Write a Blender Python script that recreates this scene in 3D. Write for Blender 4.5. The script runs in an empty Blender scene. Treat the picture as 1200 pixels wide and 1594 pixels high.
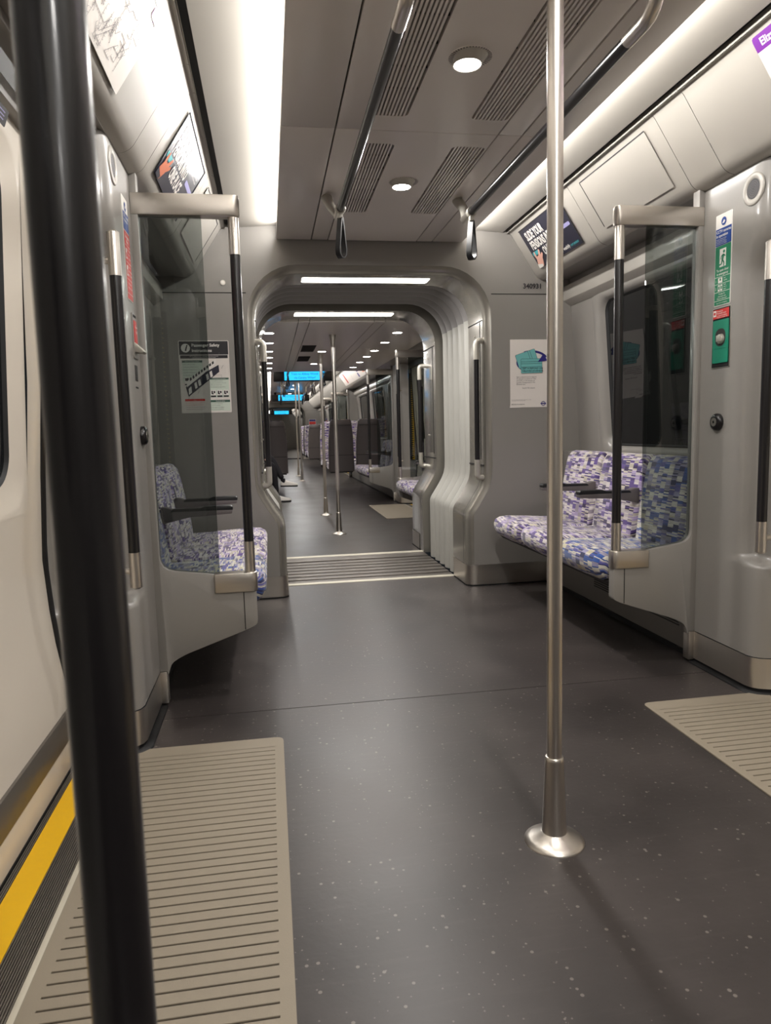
import bpy, bmesh, math, random
from mathutils import Vector, Matrix
random.seed(7)
scene = bpy.context.scene
C = scene.collection
XC = 0.64                      # centre line of the train
# ------------------------------------------------------------------ camera
YAW, PITCH, ROLL = .1596, .1152, .02635
cam_d = bpy.data.cameras.new('camera'); cam = bpy.data.objects.new('camera', cam_d); C.objects.link(cam)
fwd = Vector((math.sin(YAW)*math.cos(PITCH), math.cos(YAW)*math.cos(PITCH), -math.sin(PITCH)))
rt = Vector((math.cos(YAW), -math.sin(YAW), 0)); dn = fwd.cross(rt)
r2 = rt*math.cos(ROLL)+dn*math.sin(ROLL); d2 = -rt*math.sin(ROLL)+dn*math.cos(ROLL)
cam.matrix_world = Matrix(((r2.x, -d2.x, -fwd.x, 0), (r2.y, -d2.y, -fwd.y, 0), (r2.z, -d2.z, -fwd.z, 1.0), (0, 0, 0, 1)))
cam_d.sensor_fit = 'HORIZONTAL'; cam_d.sensor_width = 36; cam_d.lens = 33.0
cam_d.clip_start = .02; cam_d.clip_end = 200
cam_d.dof.use_dof = True; cam_d.dof.focus_distance = 4.0; cam_d.dof.aperture_fstop = 15
scene.camera = cam
# ------------------------------------------------------------------ world, exposure
w = bpy.data.worlds.new('world'); scene.world = w; w.use_nodes = True
w.node_tree.nodes['Background'].inputs[0].default_value = (.02, .022, .025, 1)
w.node_tree.nodes['Background'].inputs[1].default_value = .3
scene.view_settings.view_transform = 'Standard'; scene.view_settings.look = 'None'
scene.view_settings.exposure = 0.88; scene.view_settings.gamma = 1; scene.view_settings.use_curve_mapping = False
# ------------------------------------------------------------------ lights
WARM = (1.0, .97, .93)
def area(name, loc, sx, sy, power, direction, color=WARM, spread=math.pi):
    l = bpy.data.lights.new(name, 'AREA'); l.shape = 'RECTANGLE'; l.size = sx; l.size_y = sy
    l.energy = power; l.color = color; l.spread = spread
    o = bpy.data.objects.new(name, l); C.objects.link(o); o.location = loc
    o.rotation_euler = Vector(direction).to_track_quat('-Z', 'Y').to_euler()
    return o
COVE = 4.4       # watts per metre of concealed strip
def cove_light(y0, y1, side):
    L = y1-y0
    l = area('cove_strip_light', (XC+side*.547, (y0+y1)/2, 2.144), .030, L, COVE*L, (side, 0, .22))
    # long axis along y
    d = Vector((side, 0, .22)).normalized(); yv = Vector((0, 1, 0)); xv = yv.cross(-d)
    l.matrix_world = Matrix(((xv.x, yv.x, -d.x, l.location.x), (xv.y, yv.y, -d.y, l.location.y), (xv.z, yv.z, -d.z, l.location.z), (0, 0, 0, 1)))
for sd in (-1, 1):
    cove_light(-3.6, 4.2, sd); cove_light(11.1, 26.6, sd); cove_light(29, 44, sd)
# ------------------------------------------------------------------ materials
def lin(c): return tuple((x/255/12.92 if x/255 <= .04045 else ((x/255+.055)/1.055)**2.4) for x in c)
MATS = {}
def mat(name, col, rough=.5, metal=0, coat=0, spec=.5, emit=None, estr=0, bump=0, bscale=40, vary=0, stretch=(1, 1, 1)):
    m = bpy.data.materials.new(name); m.use_nodes = True; nt = m.node_tree; b = nt.nodes['Principled BSDF']
    b.inputs['Base Color'].default_value = (*col, 1); b.inputs['Roughness'].default_value = rough
    b.inputs['Metallic'].default_value = metal; b.inputs['Coat Weight'].default_value = coat
    b.inputs['Coat Roughness'].default_value = .12
    b.inputs['Specular IOR Level'].default_value = spec
    if emit: b.inputs['Emission Color'].default_value = (*emit, 1); b.inputs['Emission Strength'].default_value = estr
    if bump or vary:
        tc = nt.nodes.new('ShaderNodeTexCoord'); mp = nt.nodes.new('ShaderNodeMapping'); mp.inputs['Scale'].default_value = stretch
        n = nt.nodes.new('ShaderNodeTexNoise'); n.inputs['Scale'].default_value = bscale; n.inputs['Detail'].default_value = 4
        nt.links.new(tc.outputs['Object'], mp.inputs[0]); nt.links.new(mp.outputs[0], n.inputs['Vector'])
        if bump:
            bp = nt.nodes.new('ShaderNodeBump'); bp.inputs['Strength'].default_value = bump; bp.inputs['Distance'].default_value = .002
            nt.links.new(n.outputs['Fac'], bp.inputs['Height']); nt.links.new(bp.outputs[0], b.inputs['Normal'])
        if vary:
            mx = nt.nodes.new('ShaderNodeMixRGB'); mx.inputs[1].default_value = (*[c*(1-vary) for c in col], 1); mx.inputs[2].default_value = (*[min(1, c*(1+vary)) for c in col], 1)
            nt.links.new(n.outputs['Fac'], mx.inputs[0]); nt.links.new(mx.outputs[0], b.inputs['Base Color'])
            mr = nt.nodes.new('ShaderNodeMapRange'); mr.inputs['To Min'].default_value = rough*.85; mr.inputs['To Max'].default_value = min(1, rough*1.2)
            nt.links.new(n.outputs['Fac'], mr.inputs[0]); nt.links.new(mr.outputs[0], b.inputs['Roughness'])
    MATS[name] = m; return m
mat('wall_grey', lin((140, 136, 131)), .38, coat=.25, bump=.06, bscale=300, vary=.03)
mat('lining_grey', lin((150, 146, 138)), .22, metal=.55, coat=.6, vary=.03, bscale=8)
mat('panel_white', lin((170, 165, 157)), .33, coat=.3, vary=.02, bscale=5)
mat('cove_white', lin((168, 163, 155)), .45, vary=.02, bscale=5)
mat('ceiling_grey', lin((222, 215, 209)), .32, coat=.3, vary=.03, bscale=6)
mat('door_beige', lin((208, 199, 186)), .38, coat=.2, vary=.02, bscale=6)
mat('steel', lin((214, 208, 200)), .30, metal=1, bump=.02, bscale=60, stretch=(1, 1, .03), vary=.06)
mat('steel_flat', lin((204, 198, 190)), .34, metal=1, bump=.02, bscale=60, stretch=(.03, 1, 1), vary=.06)
mat('cast_metal', lin((188, 184, 174)), .38, metal=.55, vary=.04, bscale=40)
mat('grip_black', lin((20, 18, 20)), .28, coat=.25)
mat('black_plastic', lin((22, 22, 23)), .4)
mat('rubber', lin((16, 16, 18)), .6)
mat('dark_gap', lin((12, 11, 11)), .8)
mat('under_dark', lin((48, 45, 44)), .7)
mat('bellow_side', lin((168, 166, 160)), .42, vary=.05, bscale=12, bump=.2)
mat('bellow_dark', lin((128, 125, 124)), .45, vary=.06, bscale=12)
mat('mat_beige', lin((140, 130, 114)), .62, bump=.2, bscale=500, vary=.06)
mat('mat_groove', lin((62, 53, 47)), .8)
mat('sill_metal', lin((126, 120, 114)), .42, metal=.8, vary=.1, bscale=30)
mat('sill_pale', lin((206, 200, 184)), .45, metal=.3, vary=.06, bscale=20)
mat('yellow', lin((226, 176, 8)), .55, vary=.05, bscale=60)
mat('white', lin((232, 228, 222)), .5)
mat('paper', lin((226, 219, 212)), .45, coat=.15)
mat('blue', lin((20, 62, 140)), .4)
mat('green', lin((12, 122, 84)), .4)
mat('box_green', lin((10, 128, 100)), .35, coat=.3)
mat('red', lin((205, 45, 42)), .4)
mat('purple', lin((110, 40, 140)), .35, coat=.3)
mat('navy', lin((36, 36, 52)), .35, coat=.3)
mat('teal', lin((72, 172, 180)), .4)
mat('card_teal', lin((112, 182, 180)), .45)
mat('card_blue', lin((45, 40, 120)), .45)
mat('pale_green', lin((206, 218, 204)), .5)
mat('dark_green', lin((60, 92, 78)), .5)
mat('lilac', lin((150, 146, 190)), .5)
mat('pink_skin', lin((232, 178, 160)), .5)
mat('brown_skin', lin((196, 104, 62)), .5)
mat('ink', lin((40, 38, 42)), .5)
mat('ink_grey', lin((110, 104, 106)), .5)
mat('orange', lin((226, 96, 40)), .5)
mat('shell_grey', lin((98, 91, 90)), .45, bump=.08, bscale=300, vary=.03)
mat('window_glass', (.006, .007, .008), .02, spec=.55)
mat('lamp_white', (1, 1, 1), .5, emit=(1, .95, .88), estr=14)
mat('strip_white', (1, 1, 1), .5, emit=(1, .94, .86), estr=7)
mat('lamp_end', (1, 1, 1), .5, emit=(1, .9, .7), estr=5)
mat('screen_blue', (.01, .1, .3), .3, emit=lin((40, 172, 240)), estr=1.0)
mat('screen_text', (.01, .03, .1), .3, emit=lin((22, 84, 150)), estr=.8)
mat('trouser', lin((26, 24, 30)), .8)
mat('coat_cloth', lin((30, 30, 36)), .85, bump=.3, bscale=200)
mat('skin', lin((205, 160, 140)), .5)
mat('hair', lin((40, 28, 22)), .6)
mat('shoe_white', lin((228, 222, 214)), .5)

def glass_mat(name, tint, refl=1.0):
    m = bpy.data.materials.new(name); m.use_nodes = True; nt = m.node_tree; nt.nodes.clear()
    out = nt.nodes.new('ShaderNodeOutputMaterial'); t = nt.nodes.new('ShaderNodeBsdfTransparent'); g = nt.nodes.new('ShaderNodeBsdfGlossy')
    t.inputs[0].default_value = (*tint, 1); g.inputs['Roughness'].default_value = .01; g.inputs[0].default_value = (refl, refl, refl, 1)
    f = nt.nodes.new('ShaderNodeFresnel'); f.inputs[0].default_value = 1.5; mx = nt.nodes.new('ShaderNodeMixShader')
    nt.links.new(f.outputs[0], mx.inputs[0]); nt.links.new(t.outputs[0], mx.inputs[1]); nt.links.new(g.outputs[0], mx.inputs[2]); nt.links.new(mx.outputs[0], out.inputs[0])
    MATS[name] = m
glass_mat('screen_glass', (.55, .58, .57)); 

def floor_mat():
    m = bpy.data.materials.new('floor_rubber'); m.use_nodes = True; nt = m.node_tree; N = nt.nodes; b = N['Principled BSDF']; L = nt.links.new
    geo = N.new('ShaderNodeTexCoord')
    n1 = N.new('ShaderNodeTexNoise'); n1.inputs['Scale'].default_value = 2.2; n1.inputs['Detail'].default_value = 5; L(geo.outputs['Object'], n1.inputs['Vector'])
    r1 = N.new('ShaderNodeValToRGB'); r1.color_ramp.elements[0].color = (*lin((48, 44, 43)), 1); r1.color_ramp.elements[1].color = (*lin((68, 62, 60)), 1)
    r1.color_ramp.elements[0].position = .3; r1.color_ramp.elements[1].position = .7
    L(n1.outputs['Fac'], r1.inputs[0])
    cur = r1.outputs[0]
    for sc, th, col in ((85, .028, (150, 142, 134)), (42, .018, (168, 160, 150)), (130, .03, (28, 26, 27))):
        v = N.new('ShaderNodeTexVoronoi'); v.inputs['Scale'].default_value = sc; L(geo.outputs['Object'], v.inputs['Vector'])
        # only some cells carry a fleck
        sep = N.new('ShaderNodeSeparateColor'); L(v.outputs['Color'], sep.inputs[0])
        a = N.new('ShaderNodeMath'); a.operation = 'LESS_THAN'; a.inputs[1].default_value = .16; L(v.outputs['Distance'], a.inputs[0])
        c = N.new('ShaderNodeMath'); c.operation = 'LESS_THAN'; c.inputs[1].default_value = .22; L(sep.outputs[0], c.inputs[0])
        d = N.new('ShaderNodeMath'); d.operation = 'MULTIPLY'; L(a.outputs[0], d.inputs[0]); L(c.outputs[0], d.inputs[1])
        e = N.new('ShaderNodeMath'); e.operation = 'MULTIPLY'; e.inputs[1].default_value = .34; L(d.outputs[0], e.inputs[0])
        mx = N.new('ShaderNodeMixRGB'); mx.inputs[2].default_value = (*lin(col), 1); L(e.outputs[0], mx.inputs[0]); L(cur, mx.inputs[1]); cur = mx.outputs[0]
    # faint scuffs running across
    mp = N.new('ShaderNodeMapping'); mp.inputs['Scale'].default_value = (3, 26, 1); L(geo.outputs['Object'], mp.inputs[0])
    n2 = N.new('ShaderNodeTexNoise'); n2.inputs['Scale'].default_value = 2; n2.inputs['Detail'].default_value = 6; L(mp.outputs[0], n2.inputs['Vector'])
    r2_ = N.new('ShaderNodeMapRange'); r2_.inputs['From Min'].default_value = .55; r2_.inputs['From Max'].default_value = .8; r2_.inputs['To Max'].default_value = .15; L(n2.outputs['Fac'], r2_.inputs[0])
    mx = N.new('ShaderNodeMixRGB'); mx.inputs[2].default_value = (*lin((92, 87, 83)), 1); L(r2_.outputs[0], mx.inputs[0]); L(cur, mx.inputs[1])
    L(mx.outputs[0], b.inputs['Base Color'])
    mr = N.new('ShaderNodeMapRange'); b.inputs['Specular IOR Level'].default_value = .38; mr.inputs['To Min'].default_value = .26; mr.inputs['To Max'].default_value = .44; L(n1.outputs['Fac'], mr.inputs[0]); L(mr.outputs[0], b.inputs['Roughness'])
    bp = N.new('ShaderNodeBump'); bp.inputs['Strength'].default_value = .12; bp.inputs['Distance'].default_value = .002
    n3 = N.new('ShaderNodeTexNoise'); n3.inputs['Scale'].default_value = 60; L(geo.outputs['Object'], n3.inputs['Vector']); L(n3.outputs['Fac'], bp.inputs['Height']); L(bp.outputs[0], b.inputs['Normal'])
    MATS['floor_rubber'] = m
floor_mat()

def moquette(name, pal):
    m = bpy.data.materials.new(name); m.use_nodes = True; nt = m.node_tree; N = nt.nodes; L = nt.links.new; b = N['Principled BSDF']
    b.inputs['Roughness'].default_value = .9; b.inputs['Sheen Weight'].default_value = .3
    uv = N.new('ShaderNodeTexCoord'); sp = N.new('ShaderNodeSeparateXYZ'); L(uv.outputs['UV'], sp.inputs[0])
    def M(op, a, bb=None, c=None):
        n = N.new('ShaderNodeMath'); n.operation = op
        for i, x in enumerate((a, bb, c)):
            if x is None: continue
            if isinstance(x, (int, float)): n.inputs[i].default_value = x
            else: L(x, n.inputs[i])
        return n.outputs[0]
    def WN(a, bb):
        cx = N.new('ShaderNodeCombineXYZ'); L(a, cx.inputs[0]); L(bb, cx.inputs[1]); wn = N.new('ShaderNodeTexWhiteNoise'); wn.noise_dimensions = '2D'; L(cx.outputs[0], wn.inputs['Vector']); return wn.outputs['Value']
    col = M('FLOOR', M('MULTIPLY', sp.outputs[0], 25))                 # columns 4 cm wide
    off = WN(col, M('ADD', col, 7.3))
    vv = M('ADD', M('MULTIPLY', sp.outputs[1], 150), M('MULTIPLY', off, 5))
    row = M('FLOOR', vv)
    blk = M('FLOOR', M('DIVIDE', vv, 3.4))
    r_blk = WN(col, blk); r_row = WN(M('ADD', col, 31.7), row)
    pick = N.new('ShaderNodeMixRGB'); use_row = M('GREATER_THAN', WN(M('ADD', col, 90.1), blk), .38)
    vmix = M('ADD', M('MULTIPLY', r_row, use_row), M('MULTIPLY', r_blk, M('SUBTRACT', 1, use_row)))
    cr = N.new('ShaderNodeValToRGB'); cr.color_ramp.interpolation = 'CONSTANT'; els = cr.color_ramp.elements
    pos = 0
    for i, (c, wgt) in enumerate(pal):
        if i == 0: els[0].color = (*lin(c), 1); els[0].position = 0
        elif i == 1: els[1].color = (*lin(c), 1); els[1].position = pos
        else:
            e = els.new(pos); e.color = (*lin(c), 1)
        pos += wgt
    L(vmix, cr.inputs[0])
    # thin dark weft lines between rows and columns
    fr = M('FRACT', vv); ln = M('LESS_THAN', fr, .24)
    some = M('GREATER_THAN', WN(row, M('ADD', col, 3.1)), .45)
    k = M('MULTIPLY', M('MULTIPLY', ln, some), .7)
    mx = N.new('ShaderNodeMixRGB'); mx.inputs[2].default_value = (*lin((50, 42, 66)), 1); L(k, mx.inputs[0]); L(cr.outputs[0], mx.inputs[1])
    L(mx.outputs[0], b.inputs['Base Color'])
    n3 = N.new('ShaderNodeTexNoise'); n3.inputs['Scale'].default_value = 500; bp = N.new('ShaderNodeBump'); bp.inputs['Strength'].default_value = .3; bp.inputs['Distance'].default_value = .001
    L(n3.outputs['Fac'], bp.inputs['Height']); L(bp.outputs[0], b.inputs['Normal'])
    MATS[name] = m
moquette('moquette_purple', [((214, 206, 204), .30), ((176, 160, 196), .16), ((98, 76, 142), .14), ((198, 190, 172), .12), ((58, 42, 84), .10), ((150, 140, 150), .10), ((72, 60, 120), .08)])
moquette('moquette_blue', [((206, 202, 190), .24), ((150, 146, 178), .14), ((40, 78, 150), .16), ((196, 188, 160), .10), ((34, 40, 84), .10), ((140, 134, 150), .14), ((84, 82, 150), .12)])
# ------------------------------------------------------------------ mesh helpers
ORG = {}
class MB:
    def __init__(s): s.v = []; s.f = []; s.m = []; s.uv = {}
    def add(s, pts, faces, m=0, uvs=None):
        n = len(s.v); s.v += [tuple(p) for p in pts]
        for f in faces: s.f.append(tuple(i+n for i in f)); s.m.append(m)
        if uvs:
            for i, u in enumerate(uvs): s.uv[n+i] = u
    def box(s, x0, x1, y0, y1, z0, z1, m=0):
        x0, x1 = sorted((x0, x1)); y0, y1 = sorted((y0, y1)); z0, z1 = sorted((z0, z1))
        p = [(x, y, z) for x in (x0, x1) for y in (y0, y1) for z in (z0, z1)]
        s.add(p, [(0, 1, 3, 2), (4, 6, 7, 5), (0, 4, 5, 1), (2, 3, 7, 6), (0, 2, 6, 4), (1, 5, 7, 3)], m); return s
    def loft(s, rings, closed=True, cap=True, m=0, uvscale=None):
        k = len(rings[0]); pts = [p for r in rings for p in r]; fs = []
        uvs = None
        if uvscale:
            uvs = []
            mid = rings[len(rings)//2]; cu = [0]
            for i in range(1, k): cu.append(cu[-1]+(Vector(mid[i])-Vector(mid[i-1])).length)
            cv = [0]
            for j in range(1, len(rings)): cv.append(cv[-1]+(Vector(rings[j][k//2])-Vector(rings[j-1][k//2])).length)
            off = random.random()*4
            for j in range(len(rings)):
                for i in range(k): uvs.append((cv[j]+off, cu[i]+off) if uvscale == 1 else (cu[i]+off, cv[j]+off))
        for j in range(len(rings)-1):
            for i in range(k if closed else k-1):
                a = j*k+i; b = j*k+(i+1) % k; fs.append((a, b, b+k, a+k))
        if cap and closed: fs.append(tuple(range(k-1, -1, -1))); fs.append(tuple((len(rings)-1)*k+i for i in range(k)))
        s.add(pts, fs, m, uvs); return s
    def tube(s, path, r, n=14, m=0, cap=True):
        path = [Vector(p) for p in path]; rs = r if isinstance(r, (list, tuple)) else [r]*len(path); rings = []
        up = None
        for i, p in enumerate(path):
            if i == 0: t = path[1]-p
            elif i == len(path)-1: t = p-path[i-1]
            else: t = (path[i+1]-p).normalized()+(p-path[i-1]).normalized()
            t.normalize()
            if up is None:
                up = Vector((0, 0, 1)) if abs(t.z) < .9 else Vector((0, 1, 0))
            a = (up-t*up.dot(t)).normalized(); b = t.cross(a); up = a
            rings.append([p+(a*math.cos(q)+b*math.sin(q))*rs[i] for q in [2*math.pi*j/n for j in range(n)]])
        s.loft(rings, True, cap, m); return s
    def prism(s, poly, ax, a0, a1, m=0):
        """poly of 2-D points extruded along axis ax (x,y or z)"""
        def P(p, t):
            return {'x': (t, p[0], p[1]), 'y': (p[0], t, p[1]), 'z': (p[0], p[1], t)}[ax]
        s.loft([[P(p, a0) for p in poly], [P(p, a1) for p in poly]], True, True, m); return s
    def lathe(s, prof, cx, cy, n=32, m=0, cap=True):
        s.loft([[(cx+r*math.cos(2*math.pi*i/n), cy+r*math.sin(2*math.pi*i/n), z) for i in range(n)] for r, z in prof], True, cap, m); return s
    def build(s, name, mats, parent=None, bevel=0, smooth=True, org=None, seg=2, ang=35):
        if isinstance(mats, str): mats = [mats]
        if parent is not None: o0 = Vector(ORG[parent.name])
        elif org is not None: o0 = Vector(org)
        else:
            xs = [p[0] for p in s.v]; ys = [p[1] for p in s.v]; zs = [p[2] for p in s.v]
            o0 = Vector(((min(xs)+max(xs))/2, (min(ys)+max(ys))/2, min(zs)))
        me = bpy.data.meshes.new(name)
        me.from_pydata([tuple(Vector(p)-o0) for p in s.v], [], s.f)
        for mm in mats: me.materials.append(MATS[mm])
        me.polygons.foreach_set('material_index', s.m)
        if s.uv:
            ul = me.uv_layers.new(name='UVMap')
            for lp in me.loops: ul.data[lp.index].uv = s.uv.get(lp.vertex_index, (0, 0))
        me.update()
        bm = bmesh.new(); bm.from_mesh(me); bmesh.ops.recalc_face_normals(bm, faces=bm.faces)
        if bevel:
            es = [e for e in bm.edges if len(e.link_faces) == 2 and e.calc_face_angle(0) > math.radians(40)]
            bmesh.ops.bevel(bm, geom=es, offset=bevel, segments=seg, profile=.5, affect='EDGES', clamp_overlap=True)
        bm.to_mesh(me); bm.free()
        if smooth:
            me.polygons.foreach_set('use_smooth', [True]*len(me.polygons)); me.set_sharp_from_angle(angle=math.radians(ang))
        o = bpy.data.objects.new(name, me); C.objects.link(o)
        if parent is not None: o.parent = parent
        else: o.location = o0
        ORG[o.name] = tuple(o0)
        return o
def tag(o, label=None, cat=None, group=None, kind=None):
    if label: o['label'] = label
    if cat: o['category'] = cat
    if group: o['group'] = group
    if kind: o['kind'] = kind
    return o
def thing(name, loc, label, cat, group=None, kind=None):
    o = bpy.data.objects.new(name, None); C.objects.link(o); o.location = loc; o.empty_display_size = .05
    ORG[o.name] = tuple(loc); return tag(o, label, cat, group, kind)
def struct(name, loc=(XC, 0, 0)): return thing(name, loc, None, None, None, 'structure')
def copy_tree(o, loc=None, label=None, group=None, parent=None, dy=None):
    c = o.copy(); C.objects.link(c)
    if parent is not None: c.parent = parent
    if loc is not None: c.location = loc
    if dy is not None: c.location = (o.location.x, o.location.y+dy, o.location.z)
    if label: c['label'] = label
    if group: c['group'] = group
    ORG[c.name] = tuple(c.location)
    for ch in list(o.children): copy_tree(ch, parent=c)
    return c
def X(side, s): return XC+side*s
def arc(cx, cy, r, a0, a1, n):
    return [(cx+r*math.cos(math.radians(a0+(a1-a0)*i/n)), cy+r*math.sin(math.radians(a0+(a1-a0)*i/n))) for i in range(n+1)]
def rrect(x0, y0, x1, y1, r, n=5):
    return arc(x1-r, y1-r, r, 0, 90, n)+arc(x0+r, y1-r, r, 90, 180, n)+arc(x0+r, y0+r, r, 180, 270, n)+arc(x1-r, y0+r, r, 270, 360, n)
def sstep(a, b, x):
    t = max(0, min(1, (x-a)/(b-a))); return t*t*(3-2*t)
# flat print on a sheet: rectangles, polygons and lettering a hair above the sheet
class Print:
    def __init__(s, O, U, V, mats):
        s.O = Vector(O); s.U = Vector(U).normalized(); s.V = Vector(V).normalized(); s.N = s.U.cross(s.V).normalized(); s.mb = MB(); s.mats = mats
    def P(s, u, v, l): return s.O+s.U*u+s.V*v+s.N*(.0019+.0005*l)
    def mi(s, m):
        if m not in s.mats: s.mats.append(m)
        return s.mats.index(m)
    def poly(s, pts, m, l=0): s.mb.add([s.P(u, v, l) for u, v in pts], [tuple(range(len(pts)))], s.mi(m))
    def rect(s, u0, v0, u1, v1, m, l=0): s.poly([(u0, v0), (u1, v0), (u1, v1), (u0, v1)], m, l)
    def line(s, a, b, wd, m, l=0):
        d = Vector((b[0]-a[0], b[1]-a[1])); n = Vector((-d.y, d.x)).normalized()*wd/2
        s.poly([(a[0]+n.x, a[1]+n.y), (b[0]+n.x, b[1]+n.y), (b[0]-n.x, b[1]-n.y), (a[0]-n.x, a[1]-n.y)][::-1], m, l)
    def disc(s, u, v, r, m, l=0, n=20): s.poly([(u+r*math.cos(2*math.pi*i/n), v+r*math.sin(2*math.pi*i/n)) for i in range(n)], m, l)
    def text(s, t, u, v, h, m, l=1, align='LEFT', bold=0, sx=1.0, shear=0):
        cu = bpy.data.curves.new('t', 'FONT'); cu.body = t; cu.size = 1; cu.align_x = align; cu.resolution_u = 2; cu.offset = bold; cu.shear = shear
        ob = bpy.data.objects.new('t', cu); me = bpy.data.meshes.new_from_object(ob)
        k = h/.72
        s.mb.add([s.P(u+q.co.x*k*sx, v+q.co.y*k, l) for q in me.vertices], [tuple(p.vertices) for p in me.polygons], s.mi(m))
        bpy.data.objects.remove(ob); bpy.data.curves.remove(cu); bpy.data.meshes.remove(me)
    def build(s, parent, name='print'): return s.mb.build(name, s.mats, parent, smooth=False)
def sheet(O, U, V, wd, ht, m, parent, r=.003, t=.0012, name='sheet'):
    O = Vector(O); U = Vector(U).normalized(); V = Vector(V).normalized(); N = U.cross(V)
    pl = rrect(0, 0, wd, ht, r, 3); mb = MB()
    mb.loft([[O+U*a+V*b-N*.0005 for a, b in pl], [O+U*a+V*b+N*t for a, b in pl]])
    return mb.build(name, m, parent)

# ================================================================== THE SETTING
YB = 4.27        # end bulkhead face, near car
YN0, YN1 = 4.27, 4.62   # near lining
YF0, YF1 = 5.58, 6.05   # far lining
fl = struct('floor', (XC, 1.5, 0))
mb = MB(); mb.box(X(-1, 1.12), X(1, 1.12), -3.8, 2.507, -.05, 0); o = mb.build('floor_sheet', 'floor_rubber', fl, smooth=False)
mb = MB(); mb.box(X(-1, 1.12), X(1, 1.12), 2.512, 4.30, -.05, 0); mb.box(X(-1, .57), X(1, .57), 4.30, 4.60, -.05, 0); mb.build('floor_sheet', 'floor_rubber', fl, smooth=False)
mb = MB(); mb.box(X(-1, 1.12), X(1, 1.12), 2.507, 2.512, -.05, -.0012); mb.build('floor_seam', 'under_dark', fl, smooth=False)
for y0, y1 in ((5.67, 26.9), (28.2, 45)):
    mb = MB(); mb.box(X(-1, 1.25 if y0 > 20 else 1.12), X(1, 1.25 if y0 > 20 else 1.12), max(y0, 6.05), y1, -.05, 0)
    if y0 < 10: mb.box(X(-1, .56), X(1, .56), 5.67, 6.05, -.05, 0)
    mb.build('floor_sheet', 'floor_rubber', fl, smooth=False)
# gangway treadplates
mb = MB(); mb.box(X(-1, .57), X(1, .57), 4.60, 4.655, -.04, .004); mb.build('threshold_strip', 'sill_pale', fl, bevel=.002)
mb = MB(); mb.box(X(-1, .60), X(1, .60), 4.655, 5.60, -.05, -.025); mb.build('threshold_bed', 'dark_gap', fl)
yy = 4.665
while yy < 5.40:
    wdt = .075
    mb = MB(); mb.box(X(-1, .575), X(1, .575), yy, yy+wdt, -.02, .0); mb.build('threshold_strip', 'sill_metal', fl, bevel=.003); yy += wdt+.036
mb = MB(); mb.box(X(-1, .57), X(1, .57), yy, 5.60, -.03, .003); mb.build('threshold_strip', 'sill_metal', fl, bevel=.002)
mb = MB(); mb.box(X(-1, .57), X(1, .57), 5.60, 5.672, -.03, .005); mb.build('threshold_strip', 'sill_pale', fl, bevel=.002)
# door-side sills: ribbed plate, yellow line, ribbed plate
def sill(side, y0, y1):
    mb = MB(); mb.box(X(side, 1.118), X(side, 1.132), y0, y1, -.02, .003); mb.build('sill_edge', 'sill_pale', fl, bevel=.001)
    mb = MB(); mb.box(X(side, 1.132), X(side, 1.30), y0, y1, -.03, -.004)
    s = 1.134
    while s < 1.192: mb.box(X(side, s), X(side, s+.0028), y0, y1, -.004, .0005); s += .0052
    s = 1.262
    while s < 1.276: mb.box(X(side, s), X(side, s+.0028), y0, y1, -.004, .0005); s += .0052
    o = mb.build('sill_ribs', 'sill_metal', fl, smooth=False); o['kind'] = 'stuff'
    mb = MB(); mb.box(X(side, 1.195), X(side, 1.259), y0, y1, -.01, .0015); mb.build('yellow_line', 'yellow', fl, smooth=False)
    mb = MB(); mb.box(X(side, 1.278), X(side, 1.29), y0, y1, -.03, .006); mb.build('sill_seal', 'rubber', fl, smooth=False)
for sd in (-1, 1): sill(sd, .74, 2.27); sill(sd, 7.84, 9.36); sill(sd, 15.69, 17.21)

# ---- ceiling: hung slab with vents, rail channels, cove behind
VENTS = [(-1.9, -1.1, 0), (-.9, .0, 0), (1.72, 2.605, 1), (2.85, 3.715, 1)]
VS = [(-.235, -.105), (.127, .262)]
def ceiling_bay(y0, y1, splits, vents, name='ceiling'):
    ce = struct(name, (XC, (y0+y1)/2, 2.1))
    mb = MB(); mb.box(X(-1, .545), X(1, .545), y0+.004, y1-.004, 2.124, 2.135); mb.build('backing', 'dark_gap', ce, smooth=False)
    ys = [y0]+splits+[y1]
    for a, b in zip(ys[:-1], ys[1:]):
        a += .0015; b -= .0015
        for s0, s1 in ((-.55, -.352), (.370, .55)):
            mb = MB(); mb.box(XC+s0, XC+s1, a, b, 2.105, 2.124); mb.build('ceiling_panel', 'ceiling_grey', ce, bevel=.002)
        for s0, s1 in ((-.346, -.256), (.274, .364)):
            mb = MB(); mb.box(XC+s0, XC+s1, a, b, 2.105, 2.124); mb.build('rail_channel', 'ceiling_grey', ce, bevel=.002)
        mb = MB(); vv = [v for v in vents if v[0] > a and v[1] < b]
        cuts = [-.25]; 
        for s0, s1 in VS: cuts += [s0, s1]
        cuts.append(.268)
        for i in range(len(cuts)-1):
            hole = i in (1, 3)
            if not hole: mb.box(XC+cuts[i], XC+cuts[i+1], a, b, 2.105, 2.124)
            else:
                yy = a
                for v in vv: mb.box(XC+cuts[i], XC+cuts[i+1], yy, v[0], 2.105, 2.124); yy = v[1]
                mb.box(XC+cuts[i], XC+cuts[i+1], yy, b, 2.105, 2.124)
        mb.build('ceiling_panel', 'ceiling_grey', ce, smooth=False)
    mb = MB()
    for sd in (-1, 1): mb.box(X(sd, .52), X(sd, .546), y0, y1, 2.124, 2.156)
    mb.build('slab_edge', 'ceiling_grey', ce, smooth=False)
    return ce
ceiling_bay(-3.7, 4.25, [.3, 2.728], [(v[0], v[1]) for v in VENTS])
ceiling_bay(10.92, 26.8, [13.5, 16.1, 18.7, 21.3, 23.9], [])
ceiling_bay(28.4, 44, [], [])
fin_mesh = {}
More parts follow.
